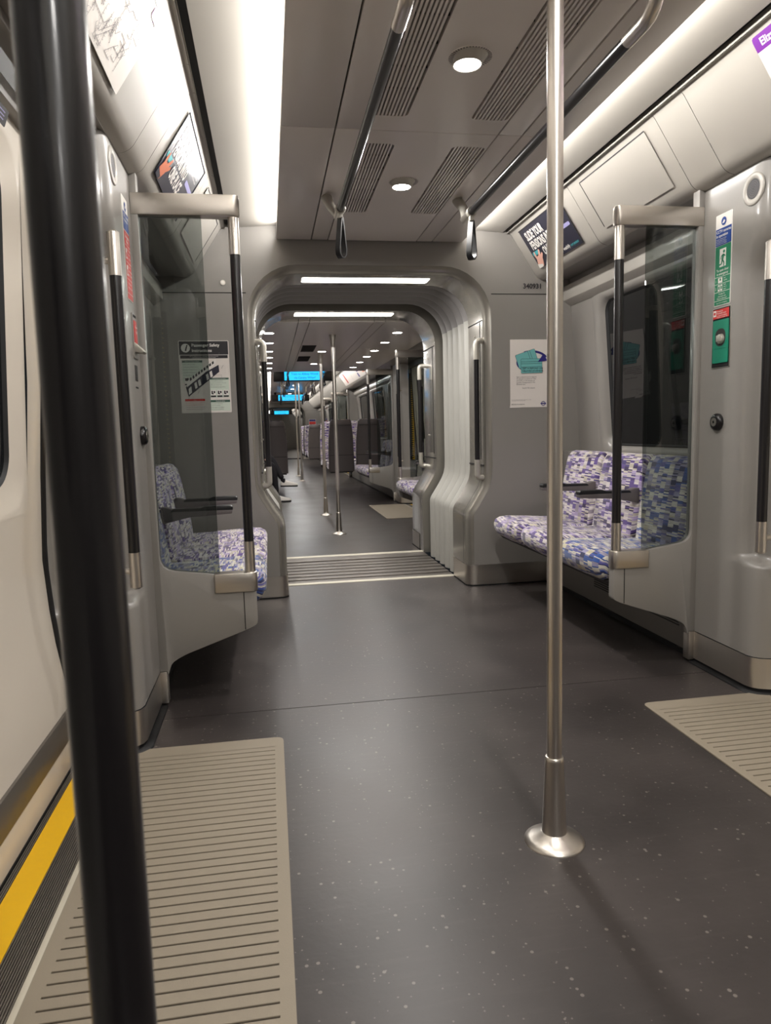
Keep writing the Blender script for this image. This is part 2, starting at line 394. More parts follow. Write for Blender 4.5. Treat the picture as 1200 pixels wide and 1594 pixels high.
def vent(s0, s1, y0, y1, label):
    t = thing('air_vent', (XC+(s0+s1)/2, (y0+y1)/2, 2.105), label, 'vent', 'air vents in the ceiling')
    r = .022
    # rounded corner fillers flush with the ceiling
    mb = MB()
    for cx, cy, sx, sy in ((s0, y0, 1, 1), (s1, y0, -1, 1), (s0, y1, 1, -1), (s1, y1, -1, -1)):
        pts = [(XC+cx, cy)]+[(XC+cx+sx*(r-r*math.cos(math.radians(q))), cy+sy*(r-r*math.sin(math.radians(q)))) for q in range(0, 91, 15)]
        mb.prism(pts, 'z', 2.105, 2.122)
    mb.build('corner_fillet', 'ceiling_grey', t, smooth=False)['kind'] = 'stuff'
    n = 10; p = (s1-s0)/n
    base = None
    for i in range(n-1):
        xx = XC+s0+p*(i+1)
        if base is None:
            m_ = MB(); m_.box(xx-.0036, xx+.0036, y0, y1, 2.1055, 2.121); base = m_.build('slat', 'ceiling_grey', t, smooth=False)
        else:
            c = base.copy(); C.objects.link(c); c.parent = t; c.location = (p*i, 0, 0)
    m_ = MB()
    for k in range(1, int((y1-y0)/.14)): m_.box(XC+s0, XC+s1, y0+k*.14-.002, y0+k*.14+.002, 2.113, 2.121)
    m_.build('cross_bar', 'under_dark', t, smooth=False)['kind'] = 'stuff'
vent(*VS[0], 1.72, 2.605, 'long dark slatted ceiling vent beside the left handrail, nearer one')
vent(*VS[0], 2.85, 3.715, 'dark slatted ceiling vent beside the left handrail, nearer the doorway')
vent(*VS[1], 1.72, 2.605, 'long pale slatted ceiling vent right of the round lamp, nearer one')
vent(*VS[1], 2.85, 3.715, 'pale slatted ceiling vent right of the small round lamp, nearer the doorway')

# cove profile outboard of the slab
COVEP = [(.40, 2.198), (.55, 2.188), (.62, 2.182), (.70, 2.176), (.81, 2.170)]
COVER = [(.833, 2.160), (.838, 2.166), (.850, 2.167), (.862, 2.158), (.872, 2.144), (1.012, 1.932), (1.022, 1.917), (1.034, 1.905), (1.052, 1.895), (1.076, 1.889)]
def wall_top(side, y0, y1, seams, name, pn=None):
    """cove panels + white cover panels as parts of the wall root"""
    root = pn
    ys = [y0]+seams+[y1]
    for a, b in zip(ys[:-1], ys[1:]):
        a += .0012; b -= .0012
        mb = MB(); pr = COVER
        inner = [(s+.012*(.82), z-.0+.010) for s, z in pr]
        out = [(X(side, s), z) for s, z in pr]
        mb.loft([[(p[0], yy, p[1]) for p in out] for yy in (a, b)], False, False)
        mb.add([(X(side, s), yy, z) for yy in (a, b) for s, z in ((.838, 2.16), (.85, 2.24))], [(0, 1, 3, 2)])
        mb.build('cover_panel', 'panel_white', root, ang=50)
    ys = [y0]+[x for x in (y0+2.3, y0+4.6, 3.13) if y0 < x < y1][:2]+[y1]; ys = sorted(set(ys))
    for a, b in zip(ys[:-1], ys[1:]):
        mb = MB(); mb.loft([[(X(side, s), yy, z) for s, z in COVEP] for yy in (a+.001, b-.001)], False, False); mb.build('cove_panel', 'cove_white', root)
    # dark shadow gap between cove and cover
    mb = MB(); mb.box(X(side, .805), X(side, .85), y0, y1, 2.19, 2.20); mb.build('shadow_gap', 'dark_gap', root, smooth=False)
    # soffit under the cover out to the wall
    mb = MB(); mb.loft([[(X(side, s), yy, z) for s, z in ((1.072, 1.8895), (1.12, 1.896), (1.30, 1.90))] for yy in (y0, y1)], False, False); mb.build('soffit', 'wall_grey', root)

# outer wall shape in the seating bays (s,z)
WALLP = [(1.33, 0), (1.33, .45), (1.335, .60), (1.315, .84), (1.295, 1.2), (1.262, 1.60), (1.248, 1.78), (1.24, 1.92)]
def ws(z):
    for (a, b), (c, d) in zip(WALLP[:-1], WALLP[1:]):
        if b <= z <= d: return a+(c-a)*(z-b)/(d-b)
    return 1.24
def seat_wall(side, y0, y1, wins, root):
    zs = [0, .45, .60, .83, .90, 1.0, 1.2, 1.4, 1.6, 1.745, 1.78, 1.92]
    cuts = [y0]+[v for w_ in wins for v in w_]+[y1]
    Z0, Z1 = .83, 1.745
    for i in range(len(cuts)-1):
        a, b = cuts[i], cuts[i+1]
        mb = MB()
        if i % 2 == 0: mb.loft([[(X(side, ws(z)), yy, z) for z in zs] for yy in (a, b)], False, False)
        else:
            mb.loft([[(X(side, ws(z)), yy, z) for z in zs if z <= Z0] for yy in (a, b)], False, False)
            mb.loft([[(X(side, ws(z)), yy, z) for z in zs if z >= Z1] for yy in (a, b)], False, False)
        mb.build('wall_panel', 'wall_grey', root)
    # ledge / air duct under the covers
    a, b = y0, y1
    mb = MB(); pr = [(1.30, 1.86), (1.212, 1.857), (1.205, 1.853), (1.202, 1.846), (1.200, 1.774), (1.202, 1.768), (1.207, 1.763), (1.248, 1.737), (1.30, 1.735)]
    mb.loft([[(X(side, s), yy, z) for s, z in pr] for yy in (a, b)], True, True); mb.build('window_ledge', 'panel_white', root, ang=22)
    # heater skirting below the seats
    mb = MB(); mb.box(X(side, 1.10), X(side, 1.33), y0, y1, .02, .33); mb.build('heater_skirting', 'wall_grey', root, bevel=.004)
    mb = MB(); mb.box(X(side, 1.09), X(side, 1.12), y0, y1, 0, .022); mb.build('floor_seal', 'rubber', root, smooth=False)
WN = [0]
def window(side, y0, y1):
    WN[0] += 1; Z0, Z1 = .83, 1.745
    t = struct('window_%d' % WN[0], (X(side, 1.30), (y0+y1)/2, Z0))
    def P(yy, z, d): return (X(side, ws(max(0, min(1.9, z)))+d), yy, z)
    def ring(inset, d, r): return [P(a, b, d) for a, b in rrect(y0+inset*1.6, Z0+inset*.8, y1-inset*1.6, Z1-inset*.8, r, 6)]
    mb = MB(); mb.loft([[P(a, b, -.001) for a, b in rrect(y0-.001, Z0-.001, y1+.001, Z1+.001, .002, 6)], ring(.008, -.008, .10), ring(.03, -.010, .10), ring(.050, .004, .08), ring(.06, .028, .07)], True, False); mb.build('window_frame', 'wall_grey', t, ang=60)
    mb = MB(); mb.loft([ring(.058, .027, .07), ring(.066, .018, .066), ring(.076, .03, .06)], True, False); mb.build('window_seal', 'rubber', t, ang=60)
    mb = MB(); rg = ring(.072, .029, .062); mb.add(rg, [tuple(range(len(rg)))]); rg2 = ring(.072, .035, .062)
    mb.add(rg2, [tuple(range(len(rg2)))]); mb.build('glass_pane', 'window_glass', t, smooth=False)
    return t

# pillars beside the doors (k=-1: door lies at smaller y)
def niche_prof(n):
    a = [(1.33, 0.0), (1.075, 0.0), (1.075, .20), (1.075, .30), (1.075, .345), (1.083, .372), (1.10, .390), (1.125, .402), (1.31, .47)]
    b = [(1.33, 0.0), (1.075, 0.0), (1.075, .20), (1.076, .262), (1.090, .285), (1.120, .302), (1.135, .325), (1.145, .385), (1.31, .47)]
    return [(p[0]+(q[0]-p[0])*n, p[1]+(q[1]-p[1])*n) for p, q in zip(a, b)]
def pillar(side, ys, k, root):
    zs = [.135, .30, .40, .462, .47, .48, .49, .50, .51, .60, .9, 1.2, 1.45, 1.52, 1.55, 1.58, 1.62, 1.66, 1.70, 1.80, 1.89]
    rings = []
    for z in zs:
        n = sstep(.466, .506, z)*(1-sstep(1.52, 1.66, z))
        rings.append([(X(side, s), ys+k*t, z) for s, t in niche_prof(n)])
    mb = MB(); mb.loft(rings, False, False); mb.build('door_pillar', 'wall_grey', root, ang=60)
    mb = MB(); mb.loft([[(X(side, s-.0015), ys+k*t, z) for s, t in niche_prof(0)[1:]] for z in (.018, .132)], False, False)
    mb.build('kick_plate', 'steel', root, ang=60)
    mb = MB(); mb.loft([[(X(side, s-.022), ys+k*(t+.020), 0) for s, t in niche_prof(0)[1:]], [(X(side, s-.020), ys+k*(t+.018), .005) for s, t in niche_prof(0)[1:]], [(X(side, s+.004), ys+k*(t-.006), .007) for s, t in niche_prof(0)[1:]], [(X(side, s+.006), ys+k*(t-.006), .022) for s, t in niche_prof(0)[1:]]], False, False)
    mb.build('floor_seal', 'rubber', root, ang=60)
    # warning strip of yellow teeth on the reveal
    mb = MB(); A = Vector((X(side, 1.215), ys+k*.436, 0)); B = Vector((X(side, 1.27), ys+k*.456, 0)); nrm = Vector((0, k, 0)); off = nrm*.004
    z0 = .60; nz = 40; hz = .0285
    mb.add([A+off+Vector((0, 0, z0)), B+off+Vector((0, 0, z0)), B+off+Vector((0, 0, z0+nz*hz)), A+off+Vector((0, 0, z0+nz*hz))], [(0, 1, 2, 3)], 0)
    M_ = A+(B-A)*.35; off2 = nrm*.005
    for i in range(nz):
        z = z0+i*hz; mb.add([B+off2+Vector((0, 0, z)), B+off2+Vector((0, 0, z+hz)), M_+off2+Vector((0, 0, z+hz/2))], [(0, 1, 2)], 1)
    o = mb.build('warning_strip', ['rubber', 'yellow'], root, smooth=False); o['kind'] = 'stuff'

# doors
DN = [0]
DOORP = [(.10, 1.268), (.19, 1.270), (.28, 1.272), (.40, 1.290), (.50, 1.300), (.65, 1.308), (.90, 1.294), (1.15, 1.274), (1.45, 1.262), (1.70, 1.250), (1.95, 1.238)]
def dsx(z):
    z = max(.10, min(1.95, z))
    for (a, b), (c, d) in zip(DOORP[:-1], DOORP[1:]):
        if a <= z <= c: return b+(d-b)*(z-a)/(c-a)
def door(side, yc):
    DN[0] += 1; t = struct('door_%d' % DN[0], (X(side, 1.27), yc, .1))
    for lo in (-1, 1):
        ya, yb = sorted((yc+lo*.004, yc+lo*.665)); W0, W1 = ya+.115, yb-.115; Z0, Z1 = .80, 1.77
        zs = [.20, .28, .40, .5, .65, Z0]; zt = [Z1, 1.95]; zm = [Z0, .9, 1.15, 1.45, 1.7, Z1]
        mb = MB(); P = lambda yy, z, d=0: (X(side, dsx(z)+d), yy, z)
        mb.loft([[P(yy, z) for z in zs] for yy in (ya, yb)], False, False); mb.loft([[P(yy, z) for z in zt] for yy in (ya, yb)], False, False)
        mb.loft([[P(yy, z) for z in zm] for yy in (ya, W0)], False, False); mb.loft([[P(yy, z) for z in zm] for yy in (W1, yb)], False, False)
        def ring(i, d, r): return [P(a, b, d) for a, b in rrect(W0+i, Z0+i, W1-i, Z1-i, r, 7)]
        mb.loft([ring(-.0005, 0, .002), ring(.01, 0, .10), ring(.02, .004, .10), ring(.05, .018, .09), ring(.078, .024, .08)], True, False)
        mb.build('door_leaf', 'door_beige', t, ang=50)
        mb = MB(); mb.loft([ring(.077, .0235, .08), ring(.083, .018, .078), ring(.092, .028, .07)], True, False); mb.build('window_seal', 'rubber', t, ang=60)
        mb = MB(); rg = ring(.088, .027, .075); mb.add(rg, [tuple(range(len(rg)))]); mb.build('glass_pane', 'window_glass', t, smooth=False)
        # aluminium bottom rail
        mb = MB(); pr = [(1.262, .20), (1.258, .19), (1.262, .115), (1.276, .10), (1.30, .10), (1.30, .20)]
        mb.loft([[(X(side, s), yy, z) for s, z in pr] for yy in (ya, yb)]); mb.build('bottom_rail', 'sill_metal', t, ang=40)
        # rubber edge seal following the body curve
        ye = yb if lo > 0 else ya
        mb = MB(); zz = [.2+.07*i for i in range(26)]
        mb.loft([[(X(side, dsx(z)+a), ye+lo*b-lo*(max(0, .5-z)**2)*.25*0, z) for a, b in ((-.006, -.004), (-.010, .012), (-.002, .03), (.02, .034), (.02, 0))] for z in zz]); mb.build('edge_seal', 'rubber', t, ang=60)
    mb = MB(); mb.box(X(side, 1.28), X(side, 1.33), yc-.78, yc+.78, -.02, .10); mb.build('body_sill', 'door_beige', t, bevel=.004)
    mb = MB(); mb.box(X(side, 1.15), X(side, 1.33), yc-.76, yc+.76, 1.87, 1.90); mb.box(X(side, 1.215), X(side, 1.26), yc-.76, yc+.76, 1.80, 1.88); mb.build('door_header', 'wall_grey', t, bevel=.004)
    # header with dark line diagram
    return t
D1, D2, D3 = 1.505, 8.60, 16.45
HS = 1.145   # screen offset from door centre
walls = {}
for sd, nm in ((-1, 'wall_left'), (1, 'wall_right')):
    r = struct(nm, (X(sd, 1.3), 1.5, 0)); walls[sd] = r
    wall_top(sd, -3.7, YB-.002, [-1.5, .35, 2.45, 2.642, 3.435], 'a', r)
    seat_wall(sd, D1+HS, YB, [(2.70, 3.97)], r); window(sd, 2.70, 3.97)
    seat_wall(sd, -3.7, D1-HS, [(-2.6, -1.6), (-1.2, -.2)], r); window(sd, -2.6, -1.6); window(sd, -1.2, -.2)
    pillar(sd, D1+HS, -1, r); pillar(sd, D1-HS, 1, r); door(sd, D1)
    # small seat-bay lip where the reveal meets the bulkhead
    r2w = struct(nm, (X(sd, 1.3), 15, 0)); walls[sd*2] = r2w
    seat_wall(sd, YF1, D2-HS, [(6.3, 7.2)], r2w); window(sd, 6.3, 7.2)
    pillar(sd, D2-HS, 1, r2w); pillar(sd, D2+HS, -1, r2w); door(sd, D2)
    seat_wall(sd, D2+HS, D3-HS, [(10.0, 11.2), (11.6, 13.2), (13.5, 15.0)], r2w); window(sd, 10.0, 11.2); window(sd, 11.6, 13.2); window(sd, 13.5, 15.0)
    pillar(sd, D3-HS, 1, r2w); pillar(sd, D3+HS, -1, r2w); door(sd, D3)
    seat_wall(sd, D3+HS, 26.8, [(18.2, 20.2), (20.8, 22.8), (23.4, 25.2)], r2w); window(sd, 18.2, 20.2); window(sd, 20.8, 22.8); window(sd, 23.4, 25.2)
    wall_top(sd, 10.92, 26.8, [11.25, 12.9, 13.3, 15.2, 17.6, 19.2, 21.2, 23.2], 'b', r2w)
    mb = MB(); mb.loft([[(X(sd, ws(z)), yy, z) for z in (0, .45, .9, 1.3, 1.9)] for yy in (28.2, 45)], False, False); mb.build('wall_panel', 'wall_grey', r2w)
    wall_top(sd, 28.4, 44, [33, 38], 'c', r2w)
# low flat ceiling in the far car, with a rib where the standing area begins
lc = struct('ceiling', (XC, 8.5, 1.914))
cols = [-1.27, -.355, -.262, .285, .378, 1.27]
for i in range(5):
    for a, b in ((YF1+.01, 8.0), (8.0, 10.93)):
        mb = MB(); mb.box(XC+cols[i]+.003, XC+cols[i+1]-.003, a+.002, b-.002, 1.914, 1.935); mb.build('ceiling_panel', 'ceiling_grey', lc, smooth=False)
mb = MB(); mb.box(X(-1, 1.27), X(1, 1.27), YF1, 10.93, 1.937, 1.945); mb.build('backing', 'dark_gap', lc, smooth=False)
mb = MB(); mb.box(X(-1, 1.27), X(1, 1.27), 10.90, 10.93, 1.914, 2.3); mb.build('step_face', 'ceiling_grey', lc, smooth=False)
for sd in (-1, 1):
    mb = MB(); mb.loft([[(X(sd, s), yy, z) for s, z in ((.98, 1.913), (1.02, 1.885), (1.08, 1.87), (1.30, 1.866))] for yy in (YF1, 10.93)], False, False); mb.build('soffit', 'wall_grey', lc)
# upper shells so that no void shows
sh = struct('trim_1', (XC, 4, 2.3))
mb = MB(); mb.box(X(-1, 1.4), X(1, 1.4), -3.9, 4.6, 2.26, 2.28); mb.box(X(-1, 1.4), X(1, 1.4), 10.9, 27.2, 2.26, 2.28); mb.box(X(-1, 1.4), X(1, 1.4), 28, 45, 2.26, 2.28); mb.build('roof_lining', 'cove_white', sh, smooth=False)
# rear end behind the camera and the far end
for yy, nm in ((-3.8, 'wall_back'), (45, 'wall_front')):
    r = struct(nm, (XC, yy, 0)); mb = MB(); mb.box(X(-1, 1.35), X(1, 1.35), yy-.02, yy+.02, 0, 2.26); mb.build('wall_panel', 'wall_grey', r, smooth=False)

# ---- gangway opening profile (half): from floor up and over
def gprof(off=0):
    a = [(.565-off*0, 0), (.565, .20), (.565, .43), (.567, .458), (.575, .482), (.594, .512), (.630, .568), (.662, .622), (.679, .66), (.687, .70), (.690, .76), (.690, 1.2), (.690, 1.55), (.690, 1.66)]
    c = arc(.690-.255, 1.925-.255, .255, 0, 90, 9)
    pts = a+c+[(.30, 1.925), (.15, 1.925), (0, 1.925)]
    out = []
    for i, p in enumerate(pts):
        q0 = pts[max(0, i-1)]; q1 = pts[min(len(pts)-1, i+1)]
        t = Vector((q1[0]-q0[0], q1[1]-q0[1])).normalized(); n = Vector((t.y, -t.x))
        if i == 0: n = Vector((1, 0))
        out.append((p[0]+n.x*off, p[1]+n.y*off))
    return out
def full(pr): return [(-s, z) for s, z in pr]+[(s, z) for s, z in pr[::-1][1:]]
def ringp(off, yy): return [(XC+s, yy, z) for s, z in full(gprof(off))]
def lining(y0, y1, front, root, lip=True):
    """front=-1: bulkhead side is y0"""
    rings = []
    yb, ye = (y0, y1) if front < 0 else (y1, y0); k = -front
    for off, dy in ((.045, 0), (.036, .002), (.018, .010), (.006, .024), (0, .05)): rings.append(ringp(off, yb+k*dy))
    rings.append(ringp(0, ye))
    rings.append(ringp(.09, ye))
    mb = MB(); mb.loft(rings, False, False); return mb.build('gangway_lining', 'lining_grey', root, ang=40)
def bulkhead(yy, root, thick):
    inner = full(gprof(.045)); n = len(inner); outer = []
    half = gprof(.045); hn = len(half); oh = []
    for i, (s, z) in enumerate(half):
        if i < 14: oh.append((1.35, z*1.15))
        elif i < 19: f_ = (i-13)/5; oh.append((1.35, half[13][1]*1.15+(2.26-half[13][1]*1.15)*min(1, f_)))
        else: f_ = (i-18)/(hn-1-18); oh.append((1.35*(1-f_), 2.26))
    outer = full(oh)
    mb = MB(); mb.loft([[(XC+s, yy, z) for s, z in inner], [(XC+s, yy, z) for s, z in outer]], False, False)
    return mb.build('bulkhead_panel', 'wall_grey', root, ang=30)
def make_end(yy, front, y0, y1, n):
    r = struct('trim_%d' % n, (XC, yy, 0)); bulkhead(yy, r, .02); lining(y0, y1, front, r)
    k = front
    for sd in (-1, 1):
        mb = MB(); mb.box(X(sd, .735), X(sd, 1.30), yy+k*.0012, yy, 1.806, 1.811); mb.build('panel_joint', 'dark_gap', r, smooth=False)
        # stainless kick plate wrapping the foot of the fairing
        pts = [(1.12, yy+k*.002), (.64, yy+k*.002), (.602, yy-k*.000), (.578, yy-k*.012), (.565, yy-k*.035), (.5635, yy-k*.07), (.5635, yy-k*.33)]
        mb = MB(); mb.loft([[(X(sd, s-.0015), t, z) for s, t in pts] for z in (.008, .135)], False, False); mb.build('kick_plate', 'steel_flat', r, ang=50)
        mb = MB(); mb.loft([[(X(sd, s-.004), t+k*.004, z) for s, t in pts] for z in (0, .008)], False, False); mb.build('floor_seal', 'rubber', r, smooth=False)
        mb = MB(); mb.box(X(sd, .6895), X(sd, .687), min(y0, y1)+.09, min(y0, y1)+.095, .80, 1.66); mb.build('panel_joint', 'dark_gap', r, smooth=False)
        mb = MB(); mb.box(X(sd, .6895), X(sd, .687), y0+.04, y1, 1.655, 1.661); mb.build('panel_joint', 'dark_gap', r, smooth=False)
        mb = MB(); mb.box(X(sd, .6895), X(sd, .685), y0+.04, y1, .760, .768); mb.build('panel_joint', 'dark_gap', r, smooth=False)
        mb = MB(); mb.box(X(sd, .46), X(sd, .4645), y0+.05, y1-.02, 1.9235, 1.9255); mb.build('panel_joint', 'dark_gap', r, smooth=False)
        fp = [p_ for p_ in gprof(-.0012) if p_[1] < .77]
        mb = MB(); mb.loft([[(X(sd, s), y_, z) for s, z in fp] for y_ in (min(y0, y1)+.088, min(y0, y1)+.091)], False, False); mb.build('panel_joint', 'dark_gap', r, smooth=False)
        for z in (.95, 1.58):
            mb = MB(); mb.tube([(X(sd, .690), (y0+y1)/2+.03, z), (X(sd, .684), (y0+y1)/2+.03, z)], .007, 10); mb.build('screw', 'steel', r)
    return r
endw = make_end(YB, -1, YN0, YN1, 2)
make_end(YF1, 1, YF0, YF1, 3)
make_end(26.8, -1, 26.8, 27.1, 4); make_end(28.3, 1, 27.95, 28.3, 5)
# car number and small round indicator on the near bulkhead
pr = Print((X(1, .938), YB-.001, 1.842), (1, 0, 0), (0, 0, 1), ['ink']); pr.text('340931', 0, 0, .030, 'ink', bold=.03, sx=.98); o = pr.build(endw, 'car_number'); o['label'] = 'black car number 340931'
mb = MB(); mb.tube([(X(-1, .862), YB+.001, 1.865), (X(-1, .862), YB-.006, 1.865)], .014, 16); o = mb.build('indicator_rim', 'steel', endw); 
mb = MB(); mb.tube([(X(-1, .862), YB-.006, 1.865), (X(-1, .862), YB-.009, 1.865)], .008, 16); mb.build('indicator_lens', 'white', endw)

# ---- bellows between the cars
def bellows(y0, y1, n, label):
    t = thing('gangway_bellows', (XC, (y0+y1)/2, 0), label, 'bellows')
    p = (y1-y0)/n
    for i in range(n):
        rings = []
        for q in range(13):
            a = (1-math.cos(math.pi*q/12))/2; yy = y0+p*(i+a); off = .130-.112*max(0, math.sin(math.pi*a))**.25
            rings.append(ringp(off, yy))
        mb = MB(); mb.loft(rings, False, False)
        # top goes darker: dark rubber, with its weaker light put into the colour
        k = len(rings[0]); idx = 0; hn = (k+1)//2
        for j in range(12):
            for q in range(k-1):
                if 15 <= q <= k-1-16: mb.m[idx] = 1
                idx += 1
        mb.build('fold', ['bellow_side', 'bellow_dark'], t, ang=60)
    mb = MB(); mb.loft([ringp(.078, y0-.08), ringp(.078, y0)], False, False); mb.loft([ringp(.078, y1), ringp(.078, y1+.12)], False, False); mb.build('end_collar', 'under_dark', t)
    return t
bellows(4.70, 5.46, 5, 'pale pleated gangway bellows of five folds joining the two cars')
bellows(27.2, 27.85, 4, 'small distant pleated bellows at the far end of the next car')

# ---- linear lamps set in the linings
def linear_lamp(yy, label, s0=-.40, s1=.385, z=1.925, power=9):
    t = thing('linear_lamp', (XC, yy, z), label, 'lamp', 'linear lamps over the gangway')
    pl = rrect(XC+s0, yy-.065, XC+s1, yy+.065, .012, 3)
    mb = MB(); mb.prism(pl, 'z', z-.003, z+.004); mb.build('diffuser', 'strip_white', t)
    mb = MB(); po = rrect(XC+s0-.006, yy-.071, XC+s1+.006, yy+.071, .014, 3); mb.prism(po, 'z', z-.0015, z+.003); mb.build('frame', 'ceiling_grey', t)
    area('linear_lamp_light', (XC, yy, z-.006), .78, .12, power, (0, 0, -1))
linear_lamp(4.465, 'bright white strip lamp over the near end of the gangway')
linear_lamp(5.76, 'bright white strip lamp over the far end of the gangway')
# ---- downlights
def downlight(x, yy, z, label, group, power=7, drum=False, rad=.043):
    t = thing('downlight', (x, yy, z), label, 'lamp', group)
    if drum:
        mb = MB(); N = 28; rings = []
        for f_, rr in ((0, rad*1.22), (.3, rad*1.12), (1, rad*1.04)):
            cx = x+.012*(1-f_); cy = yy-.022+.0*f_
            rings.append([(cx+rr*math.cos(2*math.pi*i/N)-.006, cy+rr*math.sin(2*math.pi*i/N), z-.026*f_) for i in range(N)])
        mb.loft(rings, True, False); mb.build('housing', 'panel_white', t, ang=60)
        mb = MB(); mb.lathe([(rad*1.04, z-.026), (rad*.98, z-.029), (rad*.92, z-.027)], x-.006, yy-.022, N, cap=False); mb.build('rim', 'panel_white', t, ang=60)
        mb = MB(); mb.lathe([(rad*.94, z-.0275), (rad*.90, z-.026)], x-.006, yy-.022, N); mb.build('diffuser', 'lamp_white', t)
        # perforated speaker plate round the lamp
        mb = MB()
        for k_ in range(5):
            rr = rad*(1.24+.06*k_); 
            for i in range(44):
                a = 2*math.pi*i/44; cx = x+.006+rr*math.cos(a); cy = yy-.022+.010+rr*math.sin(a); d = .0016
                mb.add([(cx-d, cy-d, z-.0022), (cx+d, cy-d, z-.0022), (cx+d, cy+d, z-.0022), (cx-d, cy+d, z-.0022)], [(0, 1, 2, 3)])
        o = mb.build('perforations', 'under_dark', t, smooth=False); o['kind'] = 'stuff'
        mb = MB(); mb.lathe([(rad*1.56, z), (rad*1.55, z-.0018), (rad*1.2, z-.002)], x+.006, yy-.012, N, cap=False); mb.build('speaker_plate', 'ceiling_grey', t)
    else:
        mb = MB(); mb.lathe([(rad*1.15, z), (rad*1.12, z-.004), (rad, z-.003)], x, yy, 20, cap=False); mb.build('rim', 'panel_white', t)
        mb = MB(); mb.lathe([(rad, z-.003), (rad*.98, z-.004)], x, yy, 20); mb.build('diffuser', 'lamp_white', t)
    l = bpy.data.lights.new('downlight_light', 'AREA'); l.shape = 'DISK'; l.size = rad*2; l.energy = power; l.color = WARM; l.spread = math.radians(172)
    o = bpy.data.objects.new('downlight_light', l); C.objects.link(o); o.location = (x, yy, z-.034)
DL = 6.2
downlight(XC, 2.20, 2.105, 'larger bright round ceiling lamp nearest the camera between the long vents', 'round lamps in the near ceiling', DL, True)
downlight(XC, 3.27, 2.105, 'smaller-looking round ceiling lamp near the gangway between the short vents', 'round lamps in the near ceiling', DL, True)
for yy in (1.12, .02, -1.1, -2.2): downlight(XC, yy, 2.105, 'round ceiling lamp overhead outside the photo', 'round lamps overhead', DL, True)
for i, yy in enumerate((6.72, 7.45, 8.2, 8.85, 9.55, 10.3)):
    ordn = ('nearest', 'second nearest', 'third nearest', 'fourth nearest', 'fifth nearest', 'farthest')[i]
    for sd, nm in ((-1, 'left'), (1, 'right')):
        downlight(X(sd, .60), yy, 1.914, '%s round lamp in the %s row of the low ceiling beyond the gangway' % (ordn, nm), 'round lamps in the low ceiling', DL*.2, rad=.045)
for yy, nm in ((8.25, 'nearer'), (9.7, 'farther')): downlight(XC, yy, 1.914, '%s of two round lamps on the middle line of the low ceiling' % nm, 'round lamps in the low ceiling', DL*.2, rad=.045)
for i, yy in enumerate((12.9, 14.2, 15.5, 17.0, 18.4, 20.6, 22.0, 23.5, 25.0)):
    downlight(XC, yy, 2.105, 'tiny far round lamp in the ceiling beyond the blue displays', 'far round lamps', DL, rad=.045)
for yy in (7.95, 9.05):   # small square grilles in the low ceiling
    t = thing('air_vent', (XC-.17, yy, 1.914), ('nearer' if yy < 8.5 else 'farther')+' small dark square grille in the low ceiling', 'vent', 'small grilles in the low ceiling')
    mb = MB(); mb.box(XC-.245, XC-.10, yy-.28, yy+.28, 1.910, 1.914); mb.build('grille_plate', 'dark_gap', t, smooth=False)
    for i in range(8): mb = MB(); mb.box(XC-.24+.0175*i, XC-.236+.0175*i, yy-.28, yy+.28, 1.904, 1.910); mb.build('slat', 'under_dark', t, smooth=False)

